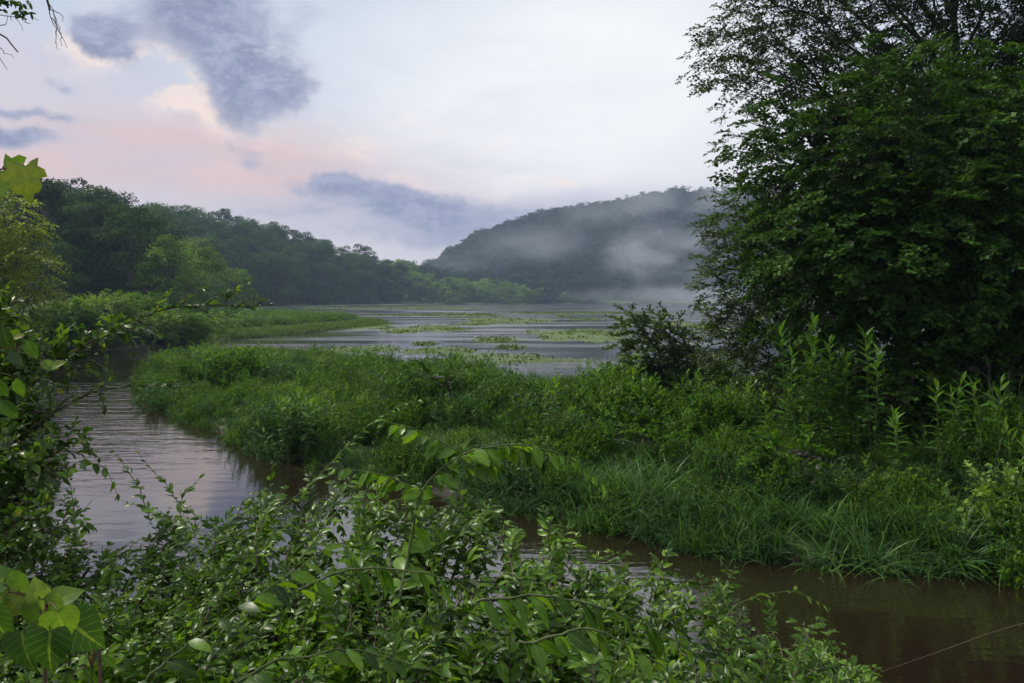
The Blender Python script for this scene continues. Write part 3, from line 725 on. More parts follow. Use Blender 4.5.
# tall lanceolate weeds as individuals
tw = []
for ns, hh, lf in ((5, 1.9, .19), (3, 1.6, .17), (2, 1.3, .15)):
    lv, st = lance_weed(ns, hh, lf); root = empty('tall_weed')
    a = lv.build('foliage', [M['weed']], root); b = st.build('stem', [M['stem']], root); KIDS[root.name] = [a, b]; tw.append((root, hh))
for k, px, pt, Y, lab in [
    (0, 838, 320, 13.2, 'tallest clump of lance-leaved weeds in front of the broad-leaved tree'),
    (1, 870, 332, 13.0, 'lance-leaved weed right beside the tallest clump'),
    (1, 795, 326, 13.8, 'slender lance-leaved weed with a yellow-green tip, left of the tallest clump'),
    (2, 942, 366, 12.2, 'lance-leaved weed with a star-shaped top in the dark gap under the trees'),
    (2, 1001, 368, 12.0, 'drooping lance-leaved weed closest to the right edge of the picture'),
    (2, 776, 378, 13.4, 'short bright-tipped weed at the skirt of the drooping tree'),
    (2, 742, 372, 14.8, 'small pale weed between the lakeside tree and the tall weeds'),
    (1, 585, 358, 19.5, 'solitary weed standing up against the lake in the middle of the meadow'),
    (2, 280, 344, 27, 'dark upright weed on the low left part of the meadow'),
    (2, 268, 352, 27, 'shorter weed just left of the dark upright one on the low meadow'),
    (1, 377, 350, 22, 'leafy weed on the meadow skyline in front of the bright water'),
    (1, 452, 352, 20, 'tall weed rising from the bushy clump in the middle of the meadow'),
    (2, 690, 400, 14.5, 'weed growing before the rounded dark bush'),
    (2, 905, 400, 11.8, 'weed poking from the right-hand meadow under the trees'),
    (2, 610, 405, 15, 'weed at the top of the bush over the dark bank'),
    (2, 520, 388, 17, 'weed in the middle meadow behind the arching leafy branch')]:
    root, hh = tw[k]; x = (px-CX)/F*Y; z = h1(x, Y); top = H+(HY-pt)/F*Y
    drop(root, x, Y, (top-z)/hh, label=lab, cat='weed', group='tall weeds on the meadow')

# left: yellow-green tree on the left bank, shrubs of the far bank
pale_s = [spray(tpl_quad(.7, .1), .8, .15, .085, 4, .3, bend=.35) for _ in range(4)]
M['yellowish'] = leaf_mat('yellow_green_leaves', (.08, .13, .012), (.14, .20, .02), (.22, .28, .03), .4, .5, .25)
cl = CL([(5, 215, 34, 1.3), (28, 232, 34, 1.0), (2, 250, 34, 1.5), (34, 262, 33.5, 1.0), (12, 282, 33.5, 1.5), (40, 290, 33, .8), (-30, 235, 35, 1.8), (-30, 280, 34, 1.8), (10, 310, 33, 1.4), (-60, 260, 36, 2), (25, 325, 33, 1.0), (-25, 330, 33, 1.5), (-20, 195, 35, 1.4)])
big_tree('yellow_green_tree', 'yellow-green tree with drooping sprays at the left edge beyond the stream', (-23.2, 36), 8, cl, pale_s, 7, 'yellowish', .16, seed=6, droop=.5)
fb = [(70, 306, 50, 2.2, 'rounded shrub on the far bank, first to the right of the yellow-green tree'), (105, 302, 56, 2.3, 'leafy shrub on the far bank above the bend of the stream'), (140, 300, 62, 2.4, 'broad shrub on the far bank under the dark wood'),
      (165, 312, 58, 1.8, 'shrub whose branches reach the water at the stream mouth'), (188, 316, 60, 1.8, 'grey-green shrub at the end of the shrubby bank'), (215, 319, 68, 1.4, 'low bush at the start of the flat green spit'),
      (235, 318, 80, 1.7, 'small bush at the base of the spit'), (262, 321, 82, 1.0, 'dark low bush on the flat green spit, nearer the wood'), (282, 323, 84, .9, 'dark round bush alone on the flat green spit'), (310, 321, 95, .8, 'farthest tiny bush on the flat green spit')]
for k_, (px, py, Y, r, lab) in enumerate(fb):
    shrub(lab, px, py-3, Y, r, ('weed_pale' if k_ % 2 else 'weed') if r > 1.2 else 'shrub', pale_s if r > 1.2 else dark_s, per=16 if r > 1.2 else 26)

# ------------------------------------------------------------------ foreground
LEAN = {}
def bush_from(name, label, base, shoots, leaf, cat, leafmat='privet', tpl=FULL, spacing=.03, twigs=.085, twig_len=.24, stem_r=.007, wood='twig', W=None, two_d=True, droop=.2, lights=0.):
    """a bush: woody stems from the base out to given tips, side twigs with paired leaves. Parts: each main branch, foliage"""
    b = np.array([base[0], base[1], h1(*base)-.05]); root = empty(name, b)
    lv, st = MB(), MB()
    for pts in shoots:
        pts = np.array(pts)-b
        if np.linalg.norm(pts[0]) > .05 and len(pts) == 1: pts = np.vstack([[0, 0, 0], pts*np.array([.45, .45, .75]), pts])
        path = wobble(resample(pts, 22), .05)
        L = np.linalg.norm(np.diff(path, axis=0), axis=1).sum()
        tube(st, path, np.linspace(stem_r*(1+L*.3), .0015, 22), 5)
        m = 1 if rng.random() < lights else 0
        n = int(L/twigs)
        for i in range(n):
            u = .22+.76*(i+rng.random()*.5)/n; j = int(u*20); p = path[j]; T = norm(path[j+1]-path[j])
            a = rng.uniform(0, 6.28); sd = norm(np.cross(T, [math.cos(a), math.sin(a), rng.uniform(-.3, .8)]))
            l = twig_len*(1.15-u*.7)*rng.uniform(.6, 1.3)
            e = p+(T*.65+sd*.9)*l+np.array([0, 0, -.1*l])
            tw_ = resample([p, (p+e)/2+sd*.08*l+np.array([0, 0, .08*l]), e], 6)
            tube(st, tw_, np.linspace(.0022, .0009, 6), 3)
            stuff_along(lv, tw_, tpl, leaf*rng.uniform(.8, 1.25), spacing, m, droop, W=W, start=.05, two_d=two_d)
            if l > .15:
                for q in (2, 3):
                    e2 = tw_[q]+(norm(tw_[q+1]-tw_[q])*.5+norm(np.cross(T, sd))*(1 if q == 2 else -1)*.7)*l*.5
                    t2 = resample([tw_[q], e2], 4); tube(st, t2, np.linspace(.0014, .0008, 4), 3)
                    stuff_along(lv, t2, tpl, leaf*.8, spacing, m, droop, W=W, two_d=two_d)
        stuff_along(lv, path[11:], tpl, leaf, spacing*1.4, m, droop, W=W)
    f = lv.build('foliage', [M[leafmat], M['privet_light']], root); s = st.build('branches', [M[wood]], root)
    tag(root, label, cat)
    return root, b

def canopy_shoots(b, pxr, top, Yr, n, under=0):
    """shoot tips spread under an outline top(px) in the frame of the photograph, at real depths Yr"""
    out = []
    for i in range(n):
        px = random.uniform(*pxr); Y = random.uniform(*Yr); t = (Y-Yr[0])/(Yr[1]-Yr[0])
        yt = np.interp(px, *top); py = yt+(1-t)*max(0, (700-yt))*.95+random.uniform(-4, 18)
        tip = at(px, py, Y); base = np.array([b[0], b[1], h1(*b)])
        side = (tip-base); mid = base+side*np.array([.45, .4, .62])+rng.normal(0, .08, 3)
        out.append([base, mid, base+side*np.array([.78, .74, .93]), tip])
    return out
TOP = ([-40, 0, 50, 110, 150, 200, 260, 300, 330, 380, 430, 470, 520, 560, 620, 680, 730, 780, 830, 870, 900],
       [470, 480, 500, 500, 492, 495, 488, 474, 466, 474, 476, 464, 482, 505, 532, 558, 582, 596, 626, 658, 686])
fg = [((-2.9, 2.6), (-60, 130), (2.6, 5.0), 46, 'glossy-leaved bush at the bottom left corner, dark behind the heart-shaped leaves', .05),
      ((-2.0, 2.4), (70, 290), (2.4, 4.8), 66, 'glossy-leaved bush below the pale reflections of the stream', .05),
      ((-1.2, 2.2), (220, 400), (2.3, 4.4), 40, 'glossy-leaved bush left of the arching branch, its top reaching over brown water', .052),
      ((-.5, 2.0), (350, 530), (2.1, 4.1), 40, 'dense glossy-leaved bush at the bottom centre carrying the arching branch', .055),
      ((.15, 1.9), (490, 680), (2.2, 4.1), 40, 'glossy-leaved bush right of the bottom centre, sloping to the stream', .052),
      ((.75, 1.9), (640, 870), (2.4, 3.9), 34, 'sparser glossy-leaved bush farthest right, its tips over the dark water', .047)]
bushes = []
for base, pxr, Yr, n, lab, lf in fg:
    bushes.append(bush_from('glossy_bush', lab, base, canopy_shoots(base, pxr, TOP, Yr, n), lf, 'bush', lights=.45))

def feature(root_b, name, label, pix, leaf, spacing, mat, tpl=FULL, droop=.6, r=.005, n=30, W=None, spread=.8, start=.0, wood='stem', opp=True, twigs=(), rnd=None):
    """one conspicuous leafy shoot, a part of its bush"""
    root, b = root_b
    pts = np.array([at(*p) for p in pix])-b; path = wobble(resample(pts, n), .012)
    lv = MB(); tube(lv, path, np.linspace(r, r*.25, n), 5, 1)
    stuff_along(lv, path, tpl, leaf, spacing, 0, droop, W=W, spread=spread, start=start, opposite=opp, size_end=.6, rnd=rnd)
    for u, dx, dz, l in twigs:
        p = path[int(u*(n-1))]; e = p+np.array([dx, random.uniform(-.05, .05), dz])*l
        t_ = resample([p, (p+e)/2+np.array([0, 0, .02]), e], 8); tube(lv, t_, np.linspace(r*.5, r*.2, 8), 4, 1)
        stuff_along(lv, t_, tpl, leaf*.85, spacing, 0, droop, W=W, spread=spread)
    o = lv.build(name, [M[mat], M[wood]], root)
    if label: o['label'] = label
    return o
feature(bushes[3], 'arching_branch', 'long arching branch with paired leaves drooping to a yellow-green tip', [(400, 600, 2.5), (412, 540, 2.6), (425, 490, 2.6), (462, 455, 2.6), (515, 446, 2.6), (562, 458, 2.6), (595, 480, 2.6), (612, 502, 2.6)], .074, .034, 'privet_light', OVAL, .9, .005, 40, W=.85, rnd=.78, twigs=[(.3, -1, .25, .3), (.35, 1, .1, .25), (.45, -1, .4, .28), (.5, .9, -.2, .26), (.55, .8, -.4, .2)])
feature(bushes[3], 'leafy_shoot', 'pale shoot reaching right across the bottom centre', [(300, 590, 2.0), (350, 568, 2.1), (420, 572, 2.1), (470, 590, 2.1), (520, 620, 2.1)], .075, .042, 'privet_light', SLIM, .9, .004, W=1.5)
feature(bushes[4], 'leafy_shoot', 'long drooping shoot toward the bottom right', [(480, 600, 2.0), (540, 596, 2.0), (610, 612, 2.0), (670, 640, 2.0), (725, 678, 2.0)], .075, .042, 'privet_light', SLIM, .9, .004, W=1.5)
feature(bushes[4], 'leafy_shoot', None, [(520, 640, 1.8), (580, 625, 1.8), (640, 650, 1.8), (690, 690, 1.8)], .07, .042, 'privet_light', FULL, .8, .004)
feature(bushes[2], 'leafy_shoot', 'pale green shoot slanting up over the brown water', [(270, 520, 3.6), (320, 470, 3.7), (360, 430, 3.8), (398, 406, 3.8), (425, 399, 3.8)], .05, .035, 'privet_light', FULL, .1, .004)
feature(bushes[2], 'leafy_shoot', 'pale green shoot low over the brown water', [(300, 560, 3.2), (345, 505, 3.4), (385, 482, 3.5), (405, 474, 3.5)], .05, .035, 'privet_light', FULL, .1, .004)
for pix in ([(150, 520, 3.2), (135, 480, 3.3), (112, 448, 3.3)], [(230, 540, 3.2), (180, 500, 3.3), (140, 455, 3.3)], [(180, 530, 3.3), (178, 500, 3.4), (200, 478, 3.4)], [(262, 530, 3.4), (268, 490, 3.5), (275, 462, 3.5)], [(80, 540, 3.2), (75, 500, 3.3), (60, 455, 3.3)], [(210, 540, 3.0), (160, 515, 3.2), (120, 500, 3.3)]):
    feature(bushes[1], 'upright_shoot', None, pix, .042, .03, 'privet', FULL, .0, .003)
for pix in ([(140, 683, 1.7), (190, 640, 1.75), (260, 590, 1.8), (330, 545, 1.9)], [(230, 690, 1.8), (280, 660, 1.8), (350, 650, 1.8), (410, 665, 1.8)]):
    feature(bushes[1], 'leafy_shoot', None, pix, .065, .042, 'privet', SLIM, .5, .004, W=1.6)
feature(bushes[5], 'leafy_shoot', 'thin shoot over the dark water at the lower right', [(700, 640, 3.2), (740, 600, 3.3), (790, 590, 3.4), (830, 608, 3.4)], .045, .035, 'privet_light', FULL, .3, .003)

# left vines and arching branches
def B(x, y): return (x, y)
LT = [[at(px, py, Y) for px, py, Y in p] for p in (
    [(-40, 520, 4.4), (0, 440, 4.4), (40, 370, 4.5), (95, 335, 4.5), (150, 312, 4.6)],
    [(-40, 540, 4.2), (10, 480, 4.2), (50, 460, 4.2), (90, 435, 4.3)], [(-40, 500, 4.4), (-10, 420, 4.4), (10, 360, 4.4), (30, 330, 4.4)],
    [(-30, 560, 4.0), (0, 500, 4.0), (35, 470, 4.0), (60, 480, 4.0)], [(-40, 520, 4.3), (-20, 450, 4.3), (0, 400, 4.3), (45, 385, 4.3)], [(-40, 500, 4.5), (-20, 380, 4.5), (5, 320, 4.5), (-5, 300, 4.5)],
    [(-40, 600, 3.8), (-10, 540, 3.8), (30, 520, 3.8), (60, 520, 3.8)], [(-40, 520, 4.4), (0, 450, 4.4), (20, 420, 4.4), (70, 400, 4.4)], [(-60, 500, 4.6), (-50, 380, 4.6), (-20, 340, 4.6), (20, 350, 4.6)],
    [(-60, 600, 4.0), (-30, 520, 4.0), (0, 470, 4.0), (20, 440, 4.0)], [(-60, 560, 4.2), (-40, 480, 4.2), (-10, 430, 4.2), (30, 430, 4.2)])]
vb = (-3.4, 3.6); LT2 = []
for p in LT: LT2.append([np.array([vb[0], vb[1], h1(*vb)])]+p)
vine = bush_from('vine_covered_bush', 'tangled vine-covered bush up the left edge beside the stream', vb, LT2, .058, 'bush', 'vine', OVAL, .045, .07, .26, .008, 'twig', W=.8, droop=.45, two_d=False)
feature(vine, 'arching_branch', 'upper dark branch with small leaves reaching right over the far bank', [(0, 420, 4.5), (50, 370, 4.5), (100, 338, 4.6), (160, 312, 4.6), (210, 306, 4.6), (245, 308, 4.6), (275, 303, 4.6)], .055, .038, 'vine', OVAL, .0, .008, 40, wood='twig', twigs=[(.9, .8, .25, .12), (.8, .9, .2, .2), (.72, .6, .5, .25), (.65, .9, .35, .25), (.55, .9, .5, .25), (.5, .5, .7, .2), (.45, .8, -.6, .25), (.6, .8, -.4, .18), (.35, .3, -.9, .3), (.4, .9, -.2, .3)])
feature(vine, 'arching_branch', 'lower dark branch dipping towards the stream bend', [(-10, 470, 4.3), (30, 430, 4.3), (75, 400, 4.4), (110, 388, 4.4), (150, 386, 4.4), (192, 384, 4.4)], .045, .036, 'vine', OVAL, .1, .009, 36, wood='twig', twigs=[(.3, .7, .5, .25), (.45, .9, .4, .2), (.55, .2, -.9, .15), (.7, .9, .3, .15)])
feature(vine, 'hanging_shoot', None, [(125, 335, 4.5), (135, 355, 4.5), (138, 380, 4.5), (128, 385, 4.5)], .055, .06, 'vine', OVAL, .7, .003, wood='twig')
feature(vine, 'hanging_shoot', None, [(60, 480, 4.0), (80, 462, 4.0), (105, 470, 4.0), (120, 500, 4.0)], .055, .05, 'vine', OVAL, .7, .003, wood='twig')

# the few big leaves close to the lens
def big_leaves(name, label, stem_pix, lv_list, tpl, mat, cat='plant', stem_r=.003, base=None):
    pts = np.array([at(*p) for p in stem_pix]); g0 = np.array([pts[0][0], pts[0][1], h1(pts[0][0], pts[0][1])]) if base is None else np.array(base)
    root = empty(name, g0); st = MB(); path = resample(np.vstack([g0, pts])-g0, 24); tube(st, path, np.linspace(stem_r*1.6, stem_r*.5, 24), 5)
    for (px, py, Y, ang, size, nx_, ny_, nz_, rd) in lv_list:
        p = at(px, py, Y)-g0
        a = math.radians(ang); D = np.array([math.cos(a), rng.uniform(-.25, .25), math.sin(a)])
        lb = MB(); leaves(lb, tpl, p[None], D[None], np.array([[nx_, ny_, nz_]], float), size*(.8 if name == 'climbing_vine' else 1)/F*Y, None, 0, rd)
        lo = lb.build('leaf', [M[mat]], root)
        sb = path[np.argmin(np.linalg.norm(path-p, axis=1))]; tube(st, resample([sb, (sb+p)/2+np.array([0, 0, .008]), p], 5), .0011, 4)
    st.build('stem', [M['red_stem']], root)
    tag(root, label, cat); return root
big_leaves('redbud_sapling', 'sapling with large heart-shaped leaves in the bottom left corner, some yellow-green', [(45, 683, 1.5), (48, 640, 1.5), (35, 600, 1.5), (10, 592, 1.5)],
    [(70, 622, 1.5, -42, 44, .2, -1, .5, .15), (58, 612, 1.42, -80, 36, .3, -1, .4, .62), (42, 600, 1.5, -75, 40, 0, -1, .4, .72), (22, 632, 1.46, -75, 42, -.2, -1, .4, .3), (50, 632, 1.4, -92, 44, .1, -1, .3, .12),
     (3, 585, 1.5, -50, 44, -.2, -1, .5, .6), (-14, 585, 1.5, 20, 34, -.2, -1, .6, .55), (-8, 612, 1.45, -70, 40, -.2, -1, .4, .3), (40, 598, 1.5, 110, 22, .2, -1, .7, .95), (20, 596, 1.5, -120, 26, .2, -1, .6, 1.), (52, 604, 1.55, 30, 30, .2, -1, 1.2, .7)], HEART, 'heart')
big_leaves('young_plant', 'thin young plant with small oval leaves in the bottom left, right of the heart-shaped leaves', [(100, 690, 1.6), (92, 668, 1.6), (88, 655, 1.6)],
    [(100, 655, 1.6, -40, 20, .2, -1, .8, .3), (84, 666, 1.6, -50, 24, 0, -1, .6, .2), (90, 655, 1.6, 60, 16, 0, -1, .8, .6), (70, 678, 1.6, -60, 20, 0, -1, .6, .3), (108, 652, 1.6, 40, 14, 0, -1, .8, .8), (92, 672, 1.6, -150, 14, 0, -1, .8, .5)], FULL, 'privet_light')
big_leaves('grape_vine', 'vine shoot with a lobed leaf coloured yellow-green as if lit from behind at the upper left edge', [(-60, 420, 2.0), (-50, 300, 1.8), (-30, 200, 1.7), (-6, 172, 1.7), (18, 168, 1.7)],
    [(24, 166, 1.66, -84, 38, 0, -1, .0, .97), (4, 170, 1.7, -30, 36, -.1, -1, .1, .92), (-4, 176, 1.72, -95, 30, 0, -1, .3, .95), (-30, 200, 1.7, -60, 40, 0, -1, .3, .6)], LOBED, 'vine', 'vine', base=(-1.9, 1.0, h1(-1.9, 1.0)))  # high leaf values paint the yellow backlit glow into the leaf colour
big_leaves('climbing_vine', 'vine with large drooping leaves and one yellow leaf, against the left edge above the stream', [(-30, 480, 3.0), (-15, 400, 3.0), (0, 350, 3.0), (30, 355, 3.0)],
    [(2, 325, 3.0, -75, 38, -.2, -1, .4, .1), (26, 340, 3.0, -65, 27, .2, -1, .5, .4), (8, 352, 3.0, -40, 24, 0, -1, .6, .2), (40, 362, 3.0, -20, 22, .2, -1, .5, .9), (12, 338, 3.0, 20, 16, 0, -1, .7, 1.), (-8, 378, 3.0, -60, 30, 0, -1, .4, .3), (16, 378, 3.0, -80, 26, 0, -1, .4, .7), (50, 368, 3.0, 30, 20, 0, -1, .7, .95), (0, 400, 3.0, -50, 30, 0, -1, .4, .4)], OVAL, 'vine', 'vine', base=(-2.4, 2.2, h1(-2.4, 2.2)))

# overhanging tree at the top left: thin dead twigs and a few leaves; its trunk stands left of the frame
root = empty('overhanging_tree', (-5.6, 3.4, h1(-5.6, 3.4)-.1)); o0 = np.array(root.location); tk, cr = MB(), MB()
tube(tk, wobble(resample([np.zeros(3), (.1, .1, 3), (.5, .5, 6.5)], 12), .1), np.linspace(.13, .06, 12), 9)
tops = [(.3, .3, 4.8), (.42, .42, 5.8)]
def hang(pix, r0, Yd=5.5):
    p = np.array([at(a, b, Yd) for a, b in pix])-o0; q = wobble(resample(p, 12), .02); tube(tk, q, np.linspace(r0, r0*.35, 12), 5); return q
hang([(-330, 20), (-180, -70), (-60, -80), (30, -30), (50, 10)], .02)
hang([(-330, 60), (-180, 10), (-60, -10), (0, 0), (8, 8)], .02)
hang([(-330, 90), (-150, 20), (-40, 22), (0, 33), (18, 52)], .012)
for pix in ([(50, 10), (56, 30), (58, 50)], [(50, 10), (60, 30), (68, 48)], [(52, 18), (60, 36), (62, 46)], [(50, 9), (62, 12), (63, 22)], [(44, -2), (50, 10), (54, 22), (55, 44)], [(0, 24), (6, 24), (7, 14)], [(-6, 14), (14, 18), (23, 31)], [(-5, 44), (5, 50), (14, 58)], [(-8, 40), (0, 58), (8, 70)]):
    hang(pix, .0035)
for (px, py, n) in ((4, 3, 22), (14, 1, 14), (20, 12, 22), (-12, 5, 40), (26, 7, 6)):
    c = at(px, py, 5.5)-o0; P = c+rng.normal(0, .028, (n, 3)); leaves(cr, FULL, P, rng.normal(size=(n, 3))+np.array([0, 0, -.6]), rng.normal(size=(n, 3)), .055)
P = np.array([-.5, .3, 6.3])+rng.normal(0, .7, (2500, 3)); leaves(cr, FULL, P, rng.normal(size=P.shape), rng.normal(size=P.shape)+np.array([0, 0, 1]), .07)
tk.build('trunk', [M['twig']], root); cr.build('crown', [M['maple']], root)
tag(root, 'tree with bare hanging twigs and a few dark leaves at the top left corner', 'tree')

# loose stalks over the water on the right
def stalk(name, label, pix, r, mat='twig'):
    p = np.array([at(*q) for q in pix]); mb = MB(); b = p[0].copy(); tube(mb, resample(p-b, 20), np.linspace(r, r*.4, 20), 5)
    o = mb.build(name, [M[mat]]); o.location = b; tag(o, label, 'stalk')
stalk('bent_stalk', 'thin grass stalk arching in a loop at the water edge below the meadow', [(772, 579, 9.75), (768, 566, 9.7), (757, 561, 9.6), (745, 564, 9.5), (740, 576, 9.5)], .006, 'stem')
stalk('bare_stick', 'thin pale bare stick lying slantwise over the brown water at the right', [(1060, 615, 6.6), (1000, 630, 6.6), (930, 655, 6.6), (880, 672, 6.6)], .005, 'twig')

# ------------------------------------------------------------------ air and mist
mb = MB(); x0, x1, y0, y1, z0, z1 = -890, 890, -130, 1085, -3.5, 135
mb.add([(x0, y0, z0), (x1, y0, z0), (x1, y1, z0), (x0, y1, z0), (x0, y0, z1), (x1, y0, z1), (x1, y1, z1), (x0, y1, z1)], [[(0, 3, 2, 1), (4, 5, 6, 7), (0, 1, 5, 4), (1, 2, 6, 5), (2, 3, 7, 6), (3, 0, 4, 7)]])
m, g, out = new_mat('air'); v = g.new('ShaderNodeVolumePrincipled'); g.put(v.inputs['Color'], (.56, .73, 1.0)); g.put(v.inputs['Density'], .0003); g.put(v.inputs['Anisotropy'], .2); g.l.new(v.outputs[0], out.inputs['Volume'])
hz_ = mb.build('haze', [m], smooth=False); tag(hz_, 'damp morning air over the lake and hills', kind='stuff')

def mist(px, py, Y, rx, ry, rz, dens, label, scale=.02):
    """a soft bank of mist: noise-broken density falling off to the rim of its ellipsoid"""
    mb = MB(); a = np.linspace(0, math.pi, 9)[1:-1]; b = np.arange(12)*math.pi/6
    V = [(0, 0, 1)]+[(math.sin(i)*math.cos(j), math.sin(i)*math.sin(j), math.cos(i)) for i in a for j in b]+[(0, 0, -1)]
    V = np.array(V)*np.array([rx, ry, rz])*1.06; k = 12; T = [(0, 1+j, 1+(j+1) % k) for j in range(k)]; e = len(V)-1; r0 = 1+6*k
    T += [(e, r0+(j+1) % k, r0+j) for j in range(k)]; Q = [(1+i*k+j, 1+(i+1)*k+j, 1+(i+1)*k+(j+1) % k, 1+i*k+(j+1) % k) for i in range(6) for j in range(k)]
    mb.add(V, [np.array(T), np.array(Q)])
    m, g, out = new_mat('mist'); tc = g.new('ShaderNodeTexCoord').outputs['Object']
    vm = g.new('ShaderNodeVectorMath', operation='DIVIDE'); g.put(vm.inputs[0], tc); vm.inputs[1].default_value = (rx, ry, rz)
    ln = g.new('ShaderNodeVectorMath', operation='LENGTH'); g.l.new(vm.outputs[0], ln.inputs[0])
    fall = g.mapr(ln.outputs['Value'], .15, 1., 1., 0.)
    mp = g.new('ShaderNodeMapping'); g.put(mp.inputs[0], tc); g.put(mp.inputs['Scale'], (.8, .8, 1.4)); g.put(mp.inputs['Location'], (px*1.7, py, 0))
    nz = g.mapr(g.noise(mp.outputs[0], scale*1.4, 6, .6, .6), .38, .68)
    v = g.new('ShaderNodeVolumePrincipled'); g.put(v.inputs['Color'], (.9, .93, 1)); g.put(v.inputs['Density'], g.m('MULTIPLY', g.m('MULTIPLY', fall, nz), dens)); g.put(v.inputs['Anisotropy'], .1)
    g.l.new(v.outputs[0], out.inputs['Volume'])
    o = mb.build('mist', [m]); c = at(px, py, Y); o.location = c; tag(o, label, kind='stuff')
mist(668, 258, 520, 66, 35, 34, .026, 'bank of white mist hanging before the hill beside the big tree')
mist(610, 208, 640, 130, 60, 26, .006, 'thin mist drifting along the crest of the hill', .016)
mist(690, 296, 470, 95, 50, 9, .014, 'low mist lying on the lake in front of the hill')
mist(480, 258, 600, 100, 50, 34, .007, 'faint mist on the left slope of the hill')
mist(560, 245, 560, 60, 40, 24, .007, 'wisp of mist across the middle of the hill')
mist(690, 200, 660, 110, 60, 26, .010, 'cloudy mist over the crest of the hill beside the big tree')

# ------------------------------------------------------------------ sky and light
SUN_AZ, SUN_EL = math.radians(-66), math.radians(50)
W = bpy.data.worlds.new('World'); S.world = W; W.use_nodes = True
g = NG(W.node_tree); g.n.clear()
out = g.new('ShaderNodeOutputWorld'); bg = g.new('ShaderNodeBackground'); g.put(bg.inputs[1], .1)
d = g.new('ShaderNodeTexCoord').outputs['Generated']
nv = g.new('ShaderNodeVectorMath', operation='NORMALIZE'); g.put(nv.inputs[0], d); d = nv.outputs[0]
sp = g.new('ShaderNodeSeparateXYZ'); g.put(sp.inputs[0], d)
wn = g.new('ShaderNodeTexNoise'); g.put(wn.inputs['Vector'], d); g.put(wn.inputs['Scale'], 6.); g.put(wn.inputs['Detail'], 6.); g.put(wn.inputs['Roughness'], .6)
wc = g.new('ShaderNodeSeparateColor'); g.put(wc.inputs[0], wn.outputs['Color'])
az0 = g.m('ARCTAN2', sp.outputs[0], sp.outputs[1]); el0 = g.m('ARCSINE', g.m('MAXIMUM', sp.outputs[2], -.2))
az = g.m('ADD', az0, g.m('MULTIPLY', g.m('SUBTRACT', wc.outputs[0], .5), .13)); el = g.m('ADD', el0, g.m('MULTIPLY', g.m('SUBTRACT', wc.outputs[1], .5), .08))
zc = g.m('ADD', g.m('MAXIMUM', sp.outputs[2], 0.), .12)
cl = g.xyz(g.m('DIVIDE', sp.outputs[0], zc), g.m('DIVIDE', sp.outputs[1], zc), 0.)
vs = g.new('ShaderNodeMapping'); g.put(vs.inputs[0], d); g.put(vs.inputs['Scale'], (1, 1, 1.7)); vs = vs.outputs[0]
n1 = g.noise(cl, 1.1, 9, .6, .3); n2 = g.noise(vs, 9., 8, .6, .3); n3 = g.noise(cl, .45, 6, .55); n4 = g.noise(vs, 26., 7, .62, .4)
def ang(px, py):
    u, v = (px-CX)/F, (HY-py)/F; return math.atan(u), math.atan(v/math.sqrt(1+u*u))
def blob(px, py, wx, wy, slope=0., amp=1.):
    a, e = ang(px, py); da = g.m('SUBTRACT', az, a); de = g.m('SUBTRACT', el, e)
    de = g.m('ADD', de, g.m('MULTIPLY', da, slope))
    q = g.m('ADD', g.m('POWER', g.m('ABSOLUTE', g.m('DIVIDE', da, wx/F)), 2.), g.m('POWER', g.m('ABSOLUTE', g.m('DIVIDE', de, wy/F)), 2.))
    return g.m('MULTIPLY', g.m('EXPONENT', g.m('MULTIPLY', q, -1.)), amp)
def summ(*a):
    r = a[0]
    for b in a[1:]: r = g.m('ADD', r, b)
    return r
sky = g.new('ShaderNodeTexSky', sky_type='NISHITA'); sky.sun_disc = False; sky.sun_elevation = SUN_EL; sky.sun_rotation = SUN_AZ
elr = g.mapr(el0, 0., 1.2, 0, 1, False)
base = g.ramp(elr, [(0., (.62, .57, .62)), (.08, (.72, .66, .69)), (.20, (.62, .67, .77)), (.34, (.48, .57, .73)), (.5, (.68, .72, .78)), (1., (.62, .66, .74))])
base = g.mix(.08, base, g.mix(1., sky.outputs[0], (.10, .10, .10), 'MULTIPLY'))
bright = summ(blob(560, 110, 260, 140, 0, 1.), blob(640, 20, 180, 120, 0, .3))
base = g.mix(g.m('MULTIPLY', g.m('MINIMUM', bright, 1.), .86), base, (.98, .98, .975))
pink = summ(blob(100, 150, 180, 36, -.05, 1.1), blob(330, 185, 150, 36, .10, .8), blob(10, 190, 80, 30, 0, .3), blob(20, 60, 120, 30, 0, .35))
base = g.mix(g.m('MULTIPLY', g.m('MINIMUM', pink, 1.), .85), base, (.76, .51, .48))
glow = g.m('MULTIPLY', summ(blob(180, 75, 70, 45, .4, 1.3), blob(350, 138, 70, 16, .5, 1.2), blob(200, 100, 70, 20, .3), blob(40, 45, 110, 20, .1), blob(600, 185, 60, 6, .1), blob(430, 130, 60, 15, .3, .5)), g.mapr(n2, .45, .65))
base = g.mix(g.m('MULTIPLY', g.m('MINIMUM', glow, 1.), .75), base, (1.12, .86, .70))
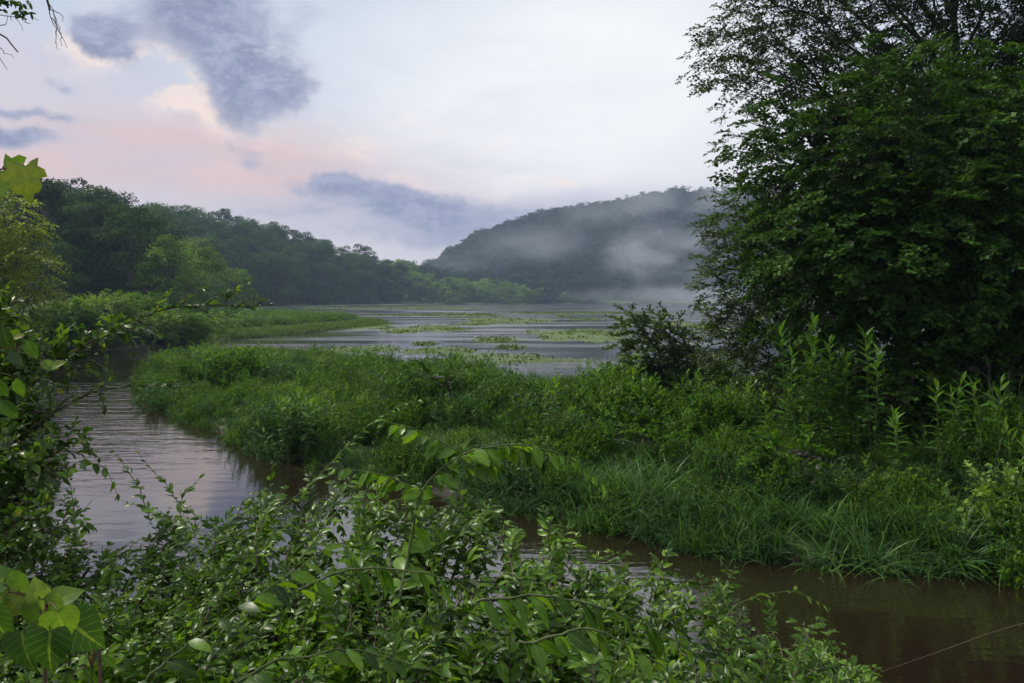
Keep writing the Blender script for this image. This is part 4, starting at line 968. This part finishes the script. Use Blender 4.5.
# high thin cloud texture everywhere
thin = g.m('MULTIPLY', g.mapr(n1, .42, .70), g.mapr(el0, .0, .12, .2, .55))
base = g.mix(g.m('MULTIPLY', thin, g.mapr(az0, -.1, .2, .75, .25)), base, (.52, .56, .70))
darkm = summ(blob(190, 5, 60, 38, 0, .95), blob(235, 40, 55, 38, .2, 1.0), blob(262, 95, 34, 36, 0, 1.25), blob(235, 75, 34, 40, 0, .8), blob(300, 70, 20, 50, 0, .5), blob(100, 42, 26, 15, .5, 1.3), blob(118, 30, 20, 12, 0, .9), blob(62, 115, 28, 9, .1, 1.0), blob(8, 110, 28, 5, 0, .9), blob(10, 136, 50, 9, 0, .9), blob(5, 128, 40, 6, 0, .6),
             blob(350, 190, 46, 14, .05, 1.5), blob(400, 196, 60, 14, .05, .9), blob(450, 215, 90, 20, .10, .8), blob(560, 228, 110, 26, .0, .6), blob(270, 165, 16, 10, .3, .7), blob(68, 84, 16, 7, .3, .9), blob(245, 150, 12, 6, 0, .5), blob(300, 215, 110, 8, 0, .6), blob(330, -60, 260, 50, 0, .5), blob(400, 242, 170, 14, 0, .6), blob(340, 18, 40, 14, 0, .35))
pen = g.mapr(g.m('MULTIPLY', darkm, g.m('ADD', g.m('MULTIPLY', n2, 1.2), .2)), .1, .9)
base = g.mix(g.m('MULTIPLY', pen, .42), base, (.50, .52, .63))
bank = summ(blob(400, 228, 190, 22, .03, 1.), blob(560, 205, 100, 14, 0, .8), blob(330, 205, 120, 12, 0, .4))
base = g.mix(g.m('MULTIPLY', g.m('MINIMUM', bank, 1.), .62), base, (.46, .45, .56))
dm_ = g.mapr(g.m('MULTIPLY', darkm, g.m('SUBTRACT', g.m('MULTIPLY', g.m('ADD', g.m('MULTIPLY', n2, .45), g.m('MULTIPLY', n4, .55)), 3.9), 1.1)), .30, 1.05)
base = g.mix(g.m('MULTIPLY', dm_, .86), base, g.mix(g.mapr(n4, .35, .68), (.17, .21, .35), (.38, .40, .55)))
base = g.mix(g.mapr(el0, -.02, .0, 1., 0.), base, (.10, .12, .11))
g.put(bg.inputs[0], g.mix(1., base, (8.7, 8.7, 8.7), 'MULTIPLY')); g.l.new(bg.outputs[0], out.inputs[0])
W.cycles.sampling_method = 'MANUAL'; W.cycles.sample_map_resolution = 512

L = bpy.data.lights.new('sun', 'SUN'); L.energy = 3.4; L.angle = math.radians(11); L.color = (1, .93, .84)
lo = bpy.data.objects.new('sun', L); C.objects.link(lo); lo.location = (-30, 20, 60)
# light travels from the sun's place in the sky
from mathutils import Vector
sd = Vector((math.sin(SUN_AZ)*math.cos(SUN_EL), math.cos(SUN_AZ)*math.cos(SUN_EL), math.sin(SUN_EL)))
lo.rotation_euler = (-sd).to_track_quat('-Z', 'Y').to_euler()

cam = bpy.data.cameras.new('camera'); co = bpy.data.objects.new('camera', cam); C.objects.link(co); S.camera = co
cam.sensor_width = 36; cam.lens = 36*F/1024; cam.shift_y = -(341.5-HY)/1024; cam.clip_end = 3000; cam.clip_start = .05
co.location = (0, 0, H); co.rotation_euler = (math.radians(90), 0, 0)

S.view_settings.view_transform = 'Standard'; S.view_settings.look = 'None'; S.view_settings.gamma = 1; S.view_settings.exposure = .28
S.view_settings.use_curve_mapping = False
cy = S.cycles
cy.use_denoising = True; cy.denoiser = 'OPENIMAGEDENOISE'; cy.max_bounces = 5; cy.diffuse_bounces = 3; cy.glossy_bounces = 2; cy.transmission_bounces = 3; cy.volume_bounces = 1
cy.caustics_reflective = False; cy.caustics_refractive = False; cy.use_adaptive_sampling = True; cy.adaptive_threshold = .02
cy.volume_max_steps = 48; cy.volume_step_rate = 2.
cy.sample_clamp_indirect = 6
